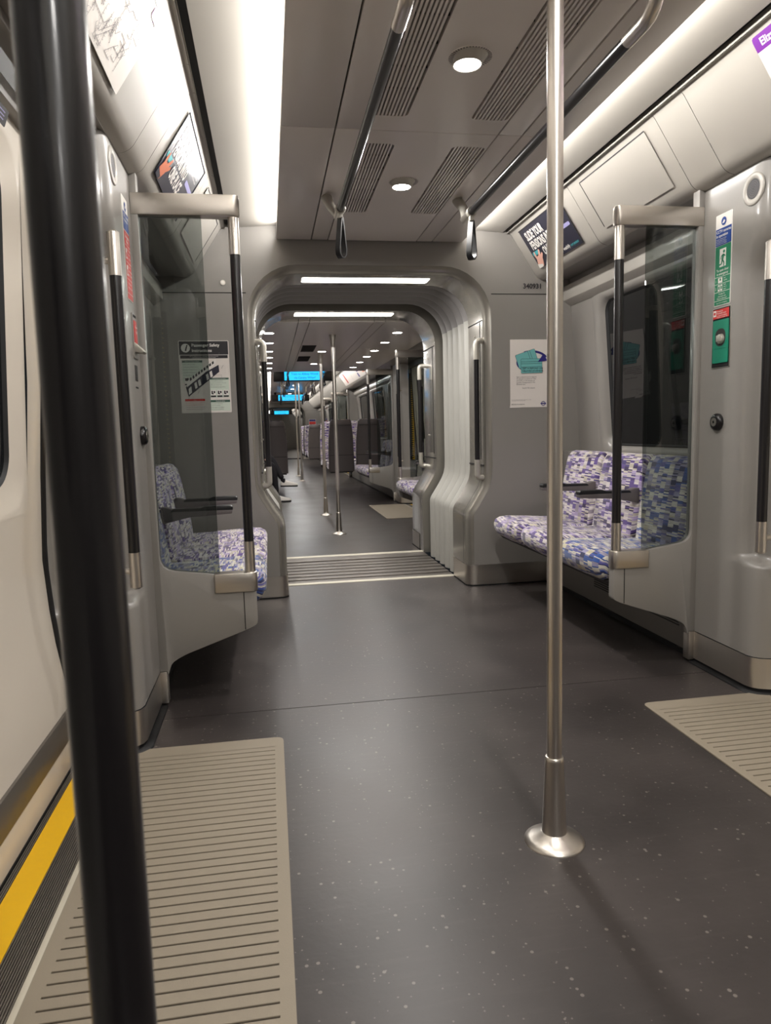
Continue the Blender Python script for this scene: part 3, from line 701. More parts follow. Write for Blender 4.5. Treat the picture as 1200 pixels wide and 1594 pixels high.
# ================================================================== THINGS
def lr(sd): return 'left' if sd < 0 else 'right'
def round_poly(pts, rad, n=4):
    """round the corners of a 2-D polygon; rad may be a list"""
    out = []; N = len(pts)
    for i, p in enumerate(pts):
        r = rad[i] if isinstance(rad, list) else rad
        if r <= 0: out.append(p); continue
        p = Vector(p); a = (Vector(pts[i-1])-p); b = (Vector(pts[(i+1) % N])-p)
        r = min(r, a.length*.49, b.length*.49); A = p+a.normalized()*r; B = p+b.normalized()*r
        for q in range(n+1):
            t = q/n; v = A*(1-t)**2+p*2*t*(1-t)+B*t*t; out.append((v.x, v.y))
    return out
def draught_screen(side, ys, label, group='draught screens beside the doors'):
    t = thing('draught_screen', (X(side, .9), ys, 0), label, 'screen', group)
    S = lambda pts: [(X(side, s), z) for s, z in pts]
    # grey lower panel with the narrow frame climbing the wall
    poly = [(1.076, 1.90), (1.052, 1.90), (1.052, .515), (.84, .485), (.712, .43), (.712, .292), (.742, .276), (.985, .192), (1.032, .165), (1.046, .12), (1.050, .135), (1.076, .135)]
    poly = round_poly(poly, [0, 0, .05, .0, 0, .012, .02, .05, .02, .01, 0, 0])
    mb = MB(); mb.prism(S(poly), 'y', ys-.021, ys+.021); mb.build('lower_panel', 'wall_grey', t, bevel=.004)
    mb = MB(); mb.box(X(side, .7565), X(side, .7595), ys-.0222, ys+.0222, .274, .425); mb.build('panel_joint', 'dark_gap', t, smooth=False)
    mb = MB(); mb.box(X(side, 1.050), X(side, 1.076), ys-.021, ys+.021, .012, .134); mb.build('foot', 'steel', t, bevel=.004)
    mb = MB(); mb.prism(S(round_poly([(1.054, 1.79), (.842, 1.79), (.842, .48), (1.054, .48)], 0)), 'y', ys-.004, ys+.004); mb.build('glass_pane', 'screen_glass', t, smooth=False)
    # head bar: flat brushed metal, rounded outer end
    mb = MB(); po = [(X(side, s), y) for s, y in round_poly([(1.075, ys-.024), (.708, ys-.024), (.708, ys+.024), (1.075, ys+.024)], [0, .022, .022, 0], 6)]
    mb.prism(po, 'z', 1.758, 1.832); mb.build('head_bar', 'steel_flat', t, bevel=.006)
    # pole
    px = X(side, .731)
    mb = MB(); mb.tube([(px, ys, 1.76), (px, ys, 1.632)], .0195, 20); mb.build('upper_sleeve', 'steel', t)
    mb = MB(); mb.tube([(px, ys, 1.634), (px, ys, .602)], .0180, 20); mb.build('grip_pole', 'grip_black', t)
    mb = MB(); mb.tube([(px, ys, .604), (px, ys, .47)], .0195, 20); mb.build('lower_sleeve', 'steel', t)
    mb = MB(); po = [(X(side, s), y) for s, y in round_poly([(.862, ys-.030), (.706, ys-.030), (.706, ys+.030), (.862, ys+.030)], [.006, .024, .024, .006], 5)]
    mb.prism(po, 'z', .418, .490); mb.build('bracket', 'steel_flat', t, bevel=.008)
    return t
draught_screen(-1, D1+HS, 'glass draught screen with black pole on the left beside the left seats')
draught_screen(1, D1+HS, 'glass draught screen with black pole on the right beside the blue seat')
draught_screen(-1, .405, 'close-up blurred black pole of the nearest screen down the left edge').location.x -= .009
draught_screen(-1, D2-HS, 'draught screen on the left just beyond the gangway')
draught_screen(1, D2-HS, 'tall draught screen on the right just beyond the gangway, nearer one')
draught_screen(-1, D2+HS, 'second draught screen on the left beyond the gangway')
draught_screen(1, D2+HS, 'dark framed screen by the purple seats right of the two poles, beyond the gangway doors')
for sd in (-1, 1):
    draught_screen(sd, D3-HS, 'far %s draught screen before the distant doors' % lr(sd)); draught_screen(sd, D3+HS, 'far %s draught screen after the distant doors' % lr(sd))

def grab_rail(side, yy, k, label):
    t = thing('grab_rail', (X(side, 1.07), yy, .5), label, 'grab rail', 'vertical grab rails beside the doors')
    x = X(side, 1.068); xi = X(side, 1.125)
    mb = MB(); mb.tube([(x, yy, 1.60), (x, yy, 1.475)], .0185, 18); mb.tube([(x, yy, 1.60), (x, yy, 1.606)], [.0185, .010], 18); mb.build('upper_sleeve', 'steel', t)
    mb = MB(); mb.tube([(x, yy, 1.477), (x, yy, .642)], .0172, 18); mb.build('grip', 'grip_black', t)
    mb = MB(); mb.tube([(x, yy, .644), (x, yy, .535)], .0185, 18); mb.tube([(x, yy, .535), (x, yy, .529)], [.0185, .010], 18); mb.build('lower_sleeve', 'steel', t)
    for z in (1.52, .585): mb = MB(); mb.tube([(x, yy, z), (xi, yy-k*.01, z)], .011, 12); mb.build('standoff', 'steel', t)
grab_rail(-1, 2.262, -1, 'black vertical grab rail on the left door pillar, behind the close-up pole')
grab_rail(1, 2.236, -1, 'black vertical grab rail on the right door pillar at the photo edge')
for yd, k, nm in ((D2, 1, 'nearer'), (D2, -1, 'farther')):
    for sd in (-1, 1): grab_rail(sd, yd-k*HS+k*.395, k, '%s grab rail on the %s side of the doorway beyond the gangway' % (nm, lr(sd)))

# ---- free-standing poles
def pole(yy, top, label):
    t = thing('floor_pole', (XC, yy, 0), label, 'pole')
    mb = MB(); mb.tube([(XC, yy, .19), (XC, yy, top-.10)], .0178, 24); mb.build('shaft', 'steel', t)
    mb = MB(); mb.lathe([(.0195, .215), (.0215, .214), (.0222, .205), (.0285, .05), (.030, .022), (.034, .016)], XC, yy, 28); mb.build('collar', 'steel', t, ang=60)
    mb = MB(); mb.lathe([(.024, .030), (.034, .022), (.058, .009), (.071, .004), (.072, .0)], XC, yy, 40); mb.build('base_flange', 'steel', t, ang=60)
    mb = MB(); mb.lathe([(.034, top), (.030, top-.02), (.0215, top-.11), (.0195, top-.115)], XC, yy, 24); mb.build('top_collar', 'steel', t, ang=60)
pole(1.53, 2.105, 'tall brushed steel pole on a round base in the near doorway area')
pole(6.87, 1.914, 'steel floor pole just beyond the gangway, nearer and right one')
pole(8.50, 1.914, 'steel floor pole behind and left of the nearer one beyond the gangway')
pole(14.7, 2.105, 'thin distant steel pole left of centre, before the far seats')
pole(16.45, 2.105, 'very thin farthest steel pole in the distant doorway')

# ---- door mats: ribbed beige inlays
def door_mat(side, y0, y1, label, ribs=True):
    t = thing('door_mat', (X(side, .88), (y0+y1)/2, 0), label, 'mat', 'ribbed mats in the doorways')
    s0, s1 = .637, 1.118; sw = sorted
    mb = MB(); po = round_poly([(s0, y0), (s1, y0), (s1, y1), (s0, y1)], [.03, 0, 0, .03], 5)
    mb.prism([(X(side, s), y) for s, y in po], 'z', -.004, .0012); mb.build('backing', 'mat_groove', t, smooth=False)
    yb = y0+.037; pitch = .0306; n = int((y1-y0-.074)/pitch)
    # border: frame around the ribs
    a, b = s0+.028, s1-.03
    for pl in ([(s0, y0), (s1, y0), (s1, yb), (s0, yb)], [(s0, yb+n*pitch-.004), (s1, yb+n*pitch-.004), (s1, y1), (s0, y1)]):
        first = pl[0][1] == y0
        po = round_poly(pl, [.03, 0, 0, 0] if first else [0, 0, 0, .03], 5)
        mb = MB(); mb.prism([(X(side, s), y) for s, y in po], 'z', .001, .0048); mb.build('border', 'mat_beige', t, smooth=False)
    for q0, q1 in ((s0, a), (b, s1)):
        mb = MB(); mb.box(X(side, q0), X(side, q1), yb, yb+n*pitch-.004, .001, .0048); mb.build('border', 'mat_beige', t, smooth=False)
    base = None
    for i in range(n):
        ya = yb+i*pitch+.004
        if i == n-1: pass
        if base is None:
            mb = MB(); mb.box(X(side, a-.001), X(side, b+.001), ya, ya+pitch-.0046, .001, .0048); base = mb.build('rib', 'mat_beige', t, smooth=False, bevel=.0008, seg=1)
        else:
            c = base.copy(); C.objects.link(c); c.parent = t; c.location = (0, i*pitch, 0)
door_mat(-1, .75, 2.262, 'large ribbed beige mat inside the left door, lower left of the floor')
door_mat(1, .75, 2.262, 'ribbed beige mat at the right door, cut by the photo edge')
door_mat(1, D2-.755, D2+.755, 'small distant beige mat on the floor beyond the gangway, right side')
door_mat(-1, D2-.755, D2+.755, 'distant beige mat beyond the gangway, hidden left side')

# ---- ceiling handrails and hanging straps
def hand_rail(s, ya, yb, label, zr=1.955, group='overhead handrails'):
    x = XC+s; t = thing('ceiling_handrail', (x, (ya+yb)/2, zr), label, 'handrail', group); r = .0165
    n = 2; 
    mb = MB(); mb.tube([(x, ya+.10, zr), (x, yb-.06, zr)], r, 18); mb.build('grip_bar', 'grip_black', t)
    # near end: sleeve with an elbow rising to the ceiling
    pts = [(x, ya+.11, zr), (x, ya+.03, zr)]+[(x, ya+.03-.06*math.sin(math.radians(q)), zr+.06*(1-math.cos(math.radians(q)))) for q in (20, 40, 60, 80)]+[(x, ya-.034, 2.106)]
    mb = MB(); mb.tube(pts, r*1.1, 18); mb.build('end_elbow', 'steel', t)
    mb = MB(); mb.tube([(x, ya-.034, 2.106), (x, ya-.034, 2.100)], .03, 20); mb.build('ceiling_flange', 'steel', t)
    # far end: short oblique stanchion
    mb = MB(); mb.tube([(x, yb-.07, zr), (x, yb+.03, zr)], r*1.1, 16); mb.build('end_sleeve', 'steel', t)
    mb = MB(); mb.tube([(x+math.copysign(.028, s), yb+.24, 2.106), (x+math.copysign(.022, s), yb+.10, 2.02), (x, yb+.02, zr)], [.026, .021, .015], 18); mb.build('stanchion', 'cast_metal', t)
hand_rail(-.293, 1.66, 3.26, 'black overhead handrail with steel ends along the left vents')
hand_rail(.293, 1.66, 3.26, 'black overhead handrail with a bent steel end, right of the vertical pole')
def strap(x, yy, z, label, group='hanging straps', L=.20):
    t = thing('hanging_strap', (x, yy, z), label, 'strap', group)
    mb = MB(); N = 16; mb.loft([[(x+rr*math.cos(2*math.pi*i/N), yy+dy, z+rr*math.sin(2*math.pi*i/N)) for i in range(N)] for rr, dy in ((.0175, -.014), (.0225, -.012), (.0225, .012), (.0175, .014))], True, False)
    mb.box(x-.010, x+.010, yy-.013, yy+.013, z-.040, z-.018); mb.build('hanger', 'cast_metal', t, bevel=.001)
    # flat loop: straight limbs and a rounded foot, hanging in the plane along the train
    path = [(-.002, -.036), (-.008, -.07), (-.016, -.13), (-.021, -.17), (-.019, -.19), (-.008, -.204), (.006, -.204), (.017, -.19), (.019, -.17), (.014, -.13), (.007, -.07), (.002, -.036)]
    path = [(a, b*L/.20) for a, b in path]; rings = []
    for i, (a, b) in enumerate(path):
        q0 = path[max(0, i-1)]; q1 = path[min(len(path)-1, i+1)]; d = Vector((q1[0]-q0[0], q1[1]-q0[1])).normalized(); n = Vector((d.y, -d.x))*.003
        rings.append([(x+a+n.x, yy-.014, z+b+n.y), (x+a+n.x, yy+.014, z+b+n.y), (x+a-n.x, yy+.014, z+b-n.y), (x+a-n.x, yy-.014, z+b-n.y)])
    ca_, sa_ = math.cos(math.radians(38)), math.sin(math.radians(38))
    rings = [[(x+(q[0]-x)*ca_-(q[1]-yy)*sa_, yy+(q[0]-x)*sa_+(q[1]-yy)*ca_, q[2]) for q in r_] for r_ in rings]
    mb = MB(); mb.loft(rings); o = mb.build('strap_loop', 'black_plastic', t, ang=60)
    return t
strap(XC-.293, 3.17, 1.955, 'black strap hanging from the end of the left handrail')
strap(XC+.293, 3.17, 1.955, 'black strap hanging from the end of the right handrail')
for q, (a, b) in enumerate(((11.3, 13.4), (14.0, 15.4), (17.5, 20.0))):
    for sd in (-1, 1):
        hand_rail(sd*.293, a, b, '%s handrail %s in the far ceiling' % (lr(sd), ('by the nearest blue display', 'behind the nearest blue display', 'before the second blue display')[q]), group='far handrails')
for q, yy in enumerate((11.8, 12.6, 14.3, 15.0, 18.2, 19.4)):
    for sd in (-1, 1): strap(XC+sd*.293, yy, 1.955, 'tiny far strap on the %s handrail beyond the low ceiling' % lr(sd), 'far straps '+lr(sd))

# ---- longitudinal seats
def bench_seat(side, ya, yb, fabric, label, arm=0, group='seats along the sides'):
    yc = (ya+yb)/2; t = thing('bench_seat', (X(side, .95), yc, 0), label, 'seat', group)
    cp = [(.715, .352), (.690, .372), (.676, .40), (.674, .428), (.684, .452), (.710, .466), (.76, .470), (.90, .462), (1.00, .455), (1.13, .452), (1.15, .40), (1.12, .372), (.90, .36)]
    cs = (.92, .415)
    def ringc(yy, f, pr, c): return [(X(side, c[0]+(s-c[0])*f[0]), yy, c[1]+(z-c[1])*f[1]) for s, z in pr]
    mb = MB(); mb.loft([ringc(y_, f, cp, cs) for y_, f in ((ya+.002, (.93, .72)), (ya+.010, (.965, .86)), (ya+.030, (1, 1)), (yc, (1.005, 1.05)), (yb-.030, (1, 1)), (yb-.010, (.965, .86)), (yb-.002, (.93, .72)))], uvscale=1)
    mb.build('cushion', fabric, t, ang=70)
    bp = [(1.085, .452), (1.092, .52), (1.104, .60), (1.120, .68), (1.135, .76), (1.150, .815), (1.172, .842), (1.20, .850), (1.235, .842), (1.262, .82), (1.272, .76), (1.27, .50), (1.20, .452)]
    bc = (1.19, .64)
    mb = MB(); mb.loft([ringc(y_, f, bp, bc) for y_, f in ((ya+.004, (.75, .93)), (ya+.010, (.90, .97)), (ya+.026, (1, 1)), (yc, (1.06, 1.0)), (yb-.026, (1, 1)), (yb-.010, (.90, .97)), (yb-.004, (.75, .93)))], uvscale=1)
    mb.build('backrest', fabric, t, ang=70)
    mb = MB(); mb.prism([(X(side, s), z) for s, z in ((.72, .352), (1.31, .352), (1.31, .335), (1.095, .335), (1.085, .24), (.95, .30), (.74, .33))], 'y', ya, yb); mb.build('seat_pan', 'under_dark', t, smooth=False)
    mb = MB(); mb.box(X(side, 1.22), X(side, 1.31), ya, yb, .45, .835); mb.build('back_shell', 'wall_grey', t, bevel=.006)
    if arm:
        y_ = ya+.026 if arm < 0 else yb-.026
        mb = MB(); mb.prism([(X(side, s), z) for s, z in round_poly([(.815, .652), (.815, .668), (.83, .672), (1.06, .676), (1.10, .69), (1.12, .69), (1.12, .615), (1.09, .622), (1.00, .642)], .004, 2)], 'y', y_-.024, y_+.024); mb.build('armrest_frame', 'shell_grey', t, bevel=.004)
        mb = MB(); mb.prism([(X(side, s), z) for s, z in ((.812, .668), (.812, .682), (.82, .688), (.93, .688), (.95, .681), (1.07, .681), (1.08, .668))], 'y', y_-.025, y_+.025); mb.build('arm_pad', 'black_plastic', t, bevel=.003)
    return t
SY = [(2.705, 3.165), (3.17, 3.63), (3.635, 4.095)]
for sd in (-1, 1):
    for i, (a, b) in enumerate(SY):
        fab = 'moquette_blue' if i == 0 else 'moquette_purple'
        if i == 0: lb = '%s seat in blue and cream patterned fabric right behind the glass screen' % lr(sd)
        elif i == 1: lb = 'middle seat of the %s near row, purple patterned fabric' % lr(sd)
        else: lb = 'farthest seat of the %s near row, purple fabric against the bulkhead' % lr(sd)
        bench_seat(sd, a, b, fab, lb, arm=-1 if i else 0)
    mb = MB(); mb.box(X(sd, 1.20), X(sd, 1.32), 4.10, 4.262, 0.33, .84); o = mb.build('end_filler', 'wall_grey', walls[sd], bevel=.004)
for sd in (-1, 1):
    for i in range(3):
        a = 6.065+.455*i
        bench_seat(sd, a, a+.45, 'moquette_purple', '%s purple fabric seat %s, just beyond the gangway' % (lr(sd), ('beside the far lining', 'in the middle of three', 'beside the next screen')[i]), arm=-1 if i else 0, group='seats just beyond the gangway')
    for i in range(3):
        a = 9.80+.465*i
        bench_seat(sd, a, a+.46, 'moquette_purple', '%s purple seat %s, beyond the first far doors' % (lr(sd), ('next to the dark framed screen', 'in the middle of three', 'farthest of three')[i]), arm=-1 if i else 0, group='side seats beyond the far doors')
# ---- transverse seats in the far car
def row_seat(x, yy, face, label, group='row seats in the far car', shade='shell_grey'):
    """face=+1: passenger looks away from the camera, shell towards us"""
    t = thing('row_seat', (x, yy, 0), label, 'seat', group)
    k = face
    def bk(zz, hw, y_, th): return [(x-hw, y_, zz), (x+hw, y_, zz), (x+hw, y_+k*th, zz), (x-hw, y_+k*th, zz)]
    def rr(hw, z, y0_, y1_): return [(x-hw+.02, y0_, z), (x+hw-.02, y0_, z), (x+hw, y0_+k*.02, z), (x+hw, y1_, z), (x-hw, y1_, z), (x-hw, y0_+k*.02, z)]
    mb = MB(); mb.loft([rr(.215, .32, yy, yy+k*.07), rr(.213, .60, yy-k*.005, yy+k*.065), rr(.205, .90, yy-k*.045, yy+k*.01), rr(.185, 1.10, yy-k*.075, yy-k*.02), rr(.175, 1.17, yy-k*.083, yy-k*.03), rr(.155, 1.195, yy-k*.08, yy-k*.035)]); mb.build('back_shell', shade, t, ang=50)
    mb = MB(); mb.box(x-.20, x+.20, yy-k*.0075, yy+k*.01, .596, .602); mb.build('shell_joint', 'dark_gap', t, smooth=False)
    mb = MB(); mb.box(x-.168, x+.168, yy-k*.085, yy-k*.04, 1.10, 1.104); mb.build('shell_joint', 'dark_gap', t, smooth=False)
    mb = MB(); mb.loft([[(x+a*hw, y_+k*d, z) for a, d in ((-1, 0), (-1, .04), (-.85, .06), (.85, .06), (1, .04), (1, 0))] for z, hw, y_ in ((.44, .215, yy+k*.07), (.70, .215, yy+k*.055), (.90, .208, yy+k*.012), (1.10, .188, yy-k*.02), (1.17, .178, yy-k*.03), (1.20, .15, yy-k*.036))], uvscale=2); mb.build('backrest', 'moquette_purple', t, ang=60)
    mb = MB(); mb.loft([[(x-.215, yy+k*d, z), (x+.215, yy+k*d, z), (x+.215, yy+k*d, z+th), (x-.215, yy+k*d, z+th)] for d, z, th in ((.10, .36, .08), (.30, .36, .10), (.48, .37, .10), (.52, .38, .07))], uvscale=1); mb.build('cushion', 'moquette_purple', t, ang=50)
    mb = MB(); mb.box(x-.19, x+.19, yy+k*.02, yy+k*.44, .30, .36); mb.build('seat_frame', 'under_dark', t, smooth=False)
rows = [(12.0, 1), (14.05, -1), (18.35, 1), (20.3, -1), (21.0, 1), (22.9, -1)]
for q, (yy, f) in enumerate(rows):
    for sd in (-1, 1):
        for j, s in enumerate((.56, 1.03)):
            if q == 0: lb = 'grey shell back of the nearest %s row seat, %s' % (lr(sd), ('beside the aisle', 'by the window'))[0:1][0] if False else 'grey shell back of the nearest %s row seat, %s' % (lr(sd), ('beside the aisle', 'by the window')[j])
            else: lb = '%s %s seat, %s row of the far car' % (lr(sd), ('aisle', 'window')[j], ('', 'second', 'third', 'fourth', 'fifth', 'farthest')[q])
            row_seat(X(sd, s), yy, f, lb)

# ---- gangway handles
def gang_handle(side, yy, k, label):
    """U-shaped bar standing off the lining"""
    t = thing('grab_bar', (X(side, .66), yy, .68), label, 'handle', 'handles on the gangway linings')
    x = X(side, .650); xw = X(side, .718); r = .0165; ym = yy+k*.022
    def arm(z, dz):
        return [(xw, yy, z), (X(side, .675), ym, z), (X(side, .662), ym, z-dz*.002), (X(side, .653), ym, z-dz*.010), (x, ym, z-dz*.022), (x, ym, z-dz*.115)]
    mb = MB(); mb.tube(arm(1.535, 1), r*1.12, 14); mb.build('upper_elbow', 'cast_metal', t, ang=60)
    mb = MB(); mb.tube([(x, ym, 1.425), (x, ym, .795)], r, 16); mb.build('grip', 'grip_black', t)
    mb = MB(); mb.tube(arm(.685, -1), r*1.12, 14); mb.build('lower_elbow', 'cast_metal', t, ang=60)
gang_handle(-1, 4.335, -1, 'black grip handle with pale elbows on the near left gangway lining')
gang_handle(1, 4.335, -1, 'black grip handle with pale elbows on the near right gangway lining')
gang_handle(-1, 5.98, 1, 'grip handle on the far left gangway lining')
gang_handle(1, 5.98, 1, 'grip handle with pale elbows on the far right gangway lining')

# ---- passenger displays
def display(yy, label, txt=True):
    t = thing('passenger_display', (XC, yy, 1.86), label, 'display')
    mb = MB(); mb.box(X(-1, .52), X(1, .50), yy, yy+.10, 1.862, 2.035); mb.build('casing', 'black_plastic', t, bevel=.008)
    mb = MB(); mb.box(X(-1, .34), X(1, .33), yy-.003, yy+.002, 1.878, 2.030); mb.build('screen', 'screen_blue', t, smooth=False)
    for s in (-.42, .42): mb = MB(); mb.box(XC+s-.03, XC+s+.03, yy+.03, yy+.07, 2.03, 2.11); mb.build('hanger_bracket', 'under_dark', t)
    if txt:
        p = Print((XC, yy-.003, 1.878), (1, 0, 0), (0, 0, 1), ['screen_text']); p.text('Train to Abbey Wood', 0, .088, .036, 'screen_text', align='CENTER', bold=.01); p.text('via Canary Wharf', 0, .024, .036, 'screen_text', align='CENTER', bold=.01); p.build(t, 'lettering')
display(12.2, 'nearest and largest bright blue hanging passenger display')
display(19.8, 'second bright blue hanging display, behind and below the nearest')
display(34.0, 'tiny farthest blue display low beyond the far gangway')

# ---- posters, signs, notices
YP = YB-.0008
t = thing('safety_poster', (X(-1, .99), YP, 1.13), 'passenger safety instructions poster with train drawing, behind left glass', 'poster')
sheet((-.491, YP, 1.128), (1, 0, 0), (0, 0, 1), .283, .412, 'paper', t, .006)
p = Print((-.491, YP, 1.128), (1, 0, 0), (0, 0, 1), ['ink'])
p.rect(.004, .332, .279, .408, 'ink'); p.disc(.040, .370, .025, 'white', 1); p.text('i', .040, .356, .034, 'ink', 2, 'CENTER', .04, shear=.3)
p.text('Passenger Safety', .074, .378, .017, 'white', 1, bold=.02); p.text('Instructions', .074, .348, .017, 'white', 1, bold=.02)
p.rect(.008, .311, .275, .329, 'ink'); p.text('For emergency information or assistance, use the nearest help point', .141, .321, .0042, 'white', 1, 'CENTER'); p.text('staff will help you. Please keep to the instructions below', .141, .3135, .0042, 'white', 1, 'CENTER')
p.rect(.016, .175, .130, .300, 'pale_green'); p.rect(.016, .288, .130, .300, 'dark_green', 1); p.text('General emergency advice', .073, .2915, .0055, 'white', 2, 'CENTER')
for i, s_ in enumerate(('Remain calm and stay', 'on the train if safe to do so', 'Move to another car if you can', 'Listen for announcements', 'Use the help point', 'Only leave the train when told')): p.text(s_, .020, .276-i*.0155, .0055, 'ink_grey', 2)
p.rect(.026, .168, .052, .205, 'white', 2); p.rect(.029, .184, .049, .200, 'ink', 3); p.rect(.026, .160, .052, .167, 'ink', 3)
# the train drawing
def Q(a, b): return (.045+a*.180+b*(-.014), .108+a*.118+b*.082)
p.poly([Q(-.02, -.15), Q(1, .10), Q(1.02, .55), Q(.2, .75), Q(-.04, .55)], 'navy', 4)
p.poly([Q(0, .50), Q(.93, .72), Q(.99, .98), Q(.88, 1.05), Q(.02, .85)], 'white', 5)
p.poly([Q(.0, -.05), Q(.10, -.02), Q(.12, .38), Q(.03, .34)], 'white', 5)
for i in range(9): a = .12+i*.09; p.poly([Q(a, .72+a*.12), Q(a+.06, .73+a*.12), Q(a+.06, .92+a*.1), Q(a, .90+a*.1)], 'ink', 6)
for a in (.22, .34, .60, .72): p.poly([Q(a, .02+a*.1), Q(a+.07, .03+a*.1), Q(a+.07, .42+a*.1), Q(a, .40+a*.1)], 'white', 6)
for a, b in ((-.05, -.3), (.05, -.45), (.25, -.35), (.85, 1.3), (1.05, 1.1), (1.08, .2)): p.line(Q(a, b), Q(a+.07, b+.14), .0015, 'ink_grey', 5)
p.line((.140, .255), (.165, .245), .0012, 'ink_grey', 3); p.line((.235, .215), (.235, .195), .001, 'ink_grey', 3); p.line((.20, .215), (.235, .215), .001, 'ink_grey', 3)
p.rect(.166, .190, .274, .200, 'dark_green', 1); p.text('In the event of evacuation', .220, .193, .005, 'white', 7, 'CENTER'); p.rect(.166, .088, .274, .190, 'pale_green')
for i, s_ in enumerate(('Follow staff instructions', 'Leave by the doors at the end', 'Take care of the track', 'Use the lever to open doors')): p.text(s_, .169, .180-i*.0115, .0052, 'ink_grey', 2)
for i in range(3):
    u = .169+i*.036; p.rect(u, .100, u+.029, .130, 'white', 2); p.rect(u, .090, u+.029, .0985, 'ink', 2)
    p.rect(u+.004, .106, u+.012, .125, 'ink', 3); p.rect(u+.016, .112, u+.025, .124, 'ink', 3); p.disc(u+.013, .108, .0035, 'ink', 3, 10)
p.rect(.022, .068, .134, .081, 'red'); p.text('Fire', .078, .0715, .0065, 'white', 1, 'CENTER'); p.rect(.022, .012, .134, .068, 'paper')
for i, s_ in enumerate(('In the event of fire move away from the', 'area, use the help point and alert the', 'driver. Do not use the fire extinguisher', 'unless safe. Stay low if there is smoke')): p.text(s_, .025, .057-i*.0125, .0048, 'red' if i < 2 else 'ink_grey', 2)
p.rect(.166, .060, .276, .073, 'dark_green'); p.text('General safety', .221, .0635, .0065, 'white', 1, 'CENTER'); p.rect(.166, .010, .276, .060, 'pale_green')
for i, s_ in enumerate(('Keep clear of the doors', 'Hold the handrails', 'Keep luggage out of aisles', 'Do not lean on the doors')): p.text(s_, .169, .050-i*.0112, .0048, 'ink_grey', 2)
p.build(t)

t = thing('refund_poster', (1.61, YP, 1.12), 'white poster of two teal travel cards about refunds, on the right bulkhead', 'poster')
sheet((1.493, YP, 1.119), (1, 0, 0), (0, 0, 1), .262, .416, 'paper', t, .002)
mb = MB(); mb.prism([(1.4925, 1.138), (1.489, 1.118), (1.56, 1.118), (1.56, 1.124)], 'y', YP-.0022, YP-.0012); mb.build('curled_corner', 'paper', t, smooth=False)
p = Print((1.493, YP, 1.119), (1, 0, 0), (0, 0, 1), ['ink'])
def band(cx, cy, rx, ry, a0, a1, w_, m, l, n=18):
    for i in range(n):
        q0 = math.radians(a0+(a1-a0)*i/n); q1 = math.radians(a0+(a1-a0)*(i+1)/n)
        p.poly([(cx+(rx-w_)*math.cos(q0), cy+(ry-w_)*math.sin(q0)), (cx+rx*math.cos(q0), cy+ry*math.sin(q0)), (cx+rx*math.cos(q1), cy+ry*math.sin(q1)), (cx+(rx-w_)*math.cos(q1), cy+(ry-w_)*math.sin(q1))], m, l)
band(.140, .290, .105, .060, 20, 120, .014, 'card_blue', 1); band(.140, .275, .100, .060, 170, 250, .013, 'card_blue', 1)
p.poly([(.178, .278), (.216, .330), (.240, .286)], 'card_blue', 8)
def crd(cx, cy, wd, ht, ang, l, m='card_teal'):
    c, s_ = math.cos(math.radians(ang)), math.sin(math.radians(ang)); 
    R_ = lambda u, v: (cx+u*c-v*s_, cy+u*s_+v*c)
    p.poly([R_(*q) for q in rrect(-wd/2-.0016, -ht/2-.0016, wd/2+.0016, ht/2+.0016, .006, 3)], 'navy', l); p.poly([R_(*q) for q in rrect(-wd/2, -ht/2, wd/2, ht/2, .005, 3)], m, l+1); return R_
R_ = crd(.108, .298, .130, .086, 18, 2); 
for u in (.022, .036): p.line(R_(u, -.04), R_(u-.004, .043), .0018, 'navy', 4)
R_ = crd(.138, .255, .136, .086, 1, 5)
for v in (.026, .014, -.006): p.line(R_(-.067, v), R_(.067, v), .0018, 'navy', 7)
p.text('GET A REFUND ON', .078, .235, .0105, 'navy', 7, bold=.02, sx=1.05); p.text('DELAYED JOURNEYS', .078, .219, .0105, 'navy', 7, bold=.02, sx=1.0)
for i, s_ in enumerate(("Get a refund if you're delayed", '15 minutes or more on Tube', 'and DLR, or 30 minutes on', 'London Overground or the', 'Elizabeth line')): p.text(s_, .040, .184-i*.0112, .0078, 'ink_grey', 1, bold=.008)
p.text('Search TfL refunds', .078, .116, .0078, 'ink_grey', 1, bold=.008); 
p.text('Terms and conditions apply. Visit the website for full details', .008, .046, .0038, 'ink_grey', 1); p.text('including how to claim and the time limits', .008, .040, .0038, 'ink_grey', 1)
p.text('MAYOR OF LONDON', .008, .016, .0062, 'ink', 1, bold=.01)
band(.215, .022, .0145, .0145, 0, 360, .0042, 'card_blue', 1, 24); p.rect(.197, .0185, .233, .0255, 'card_blue', 2)
p.build(t)

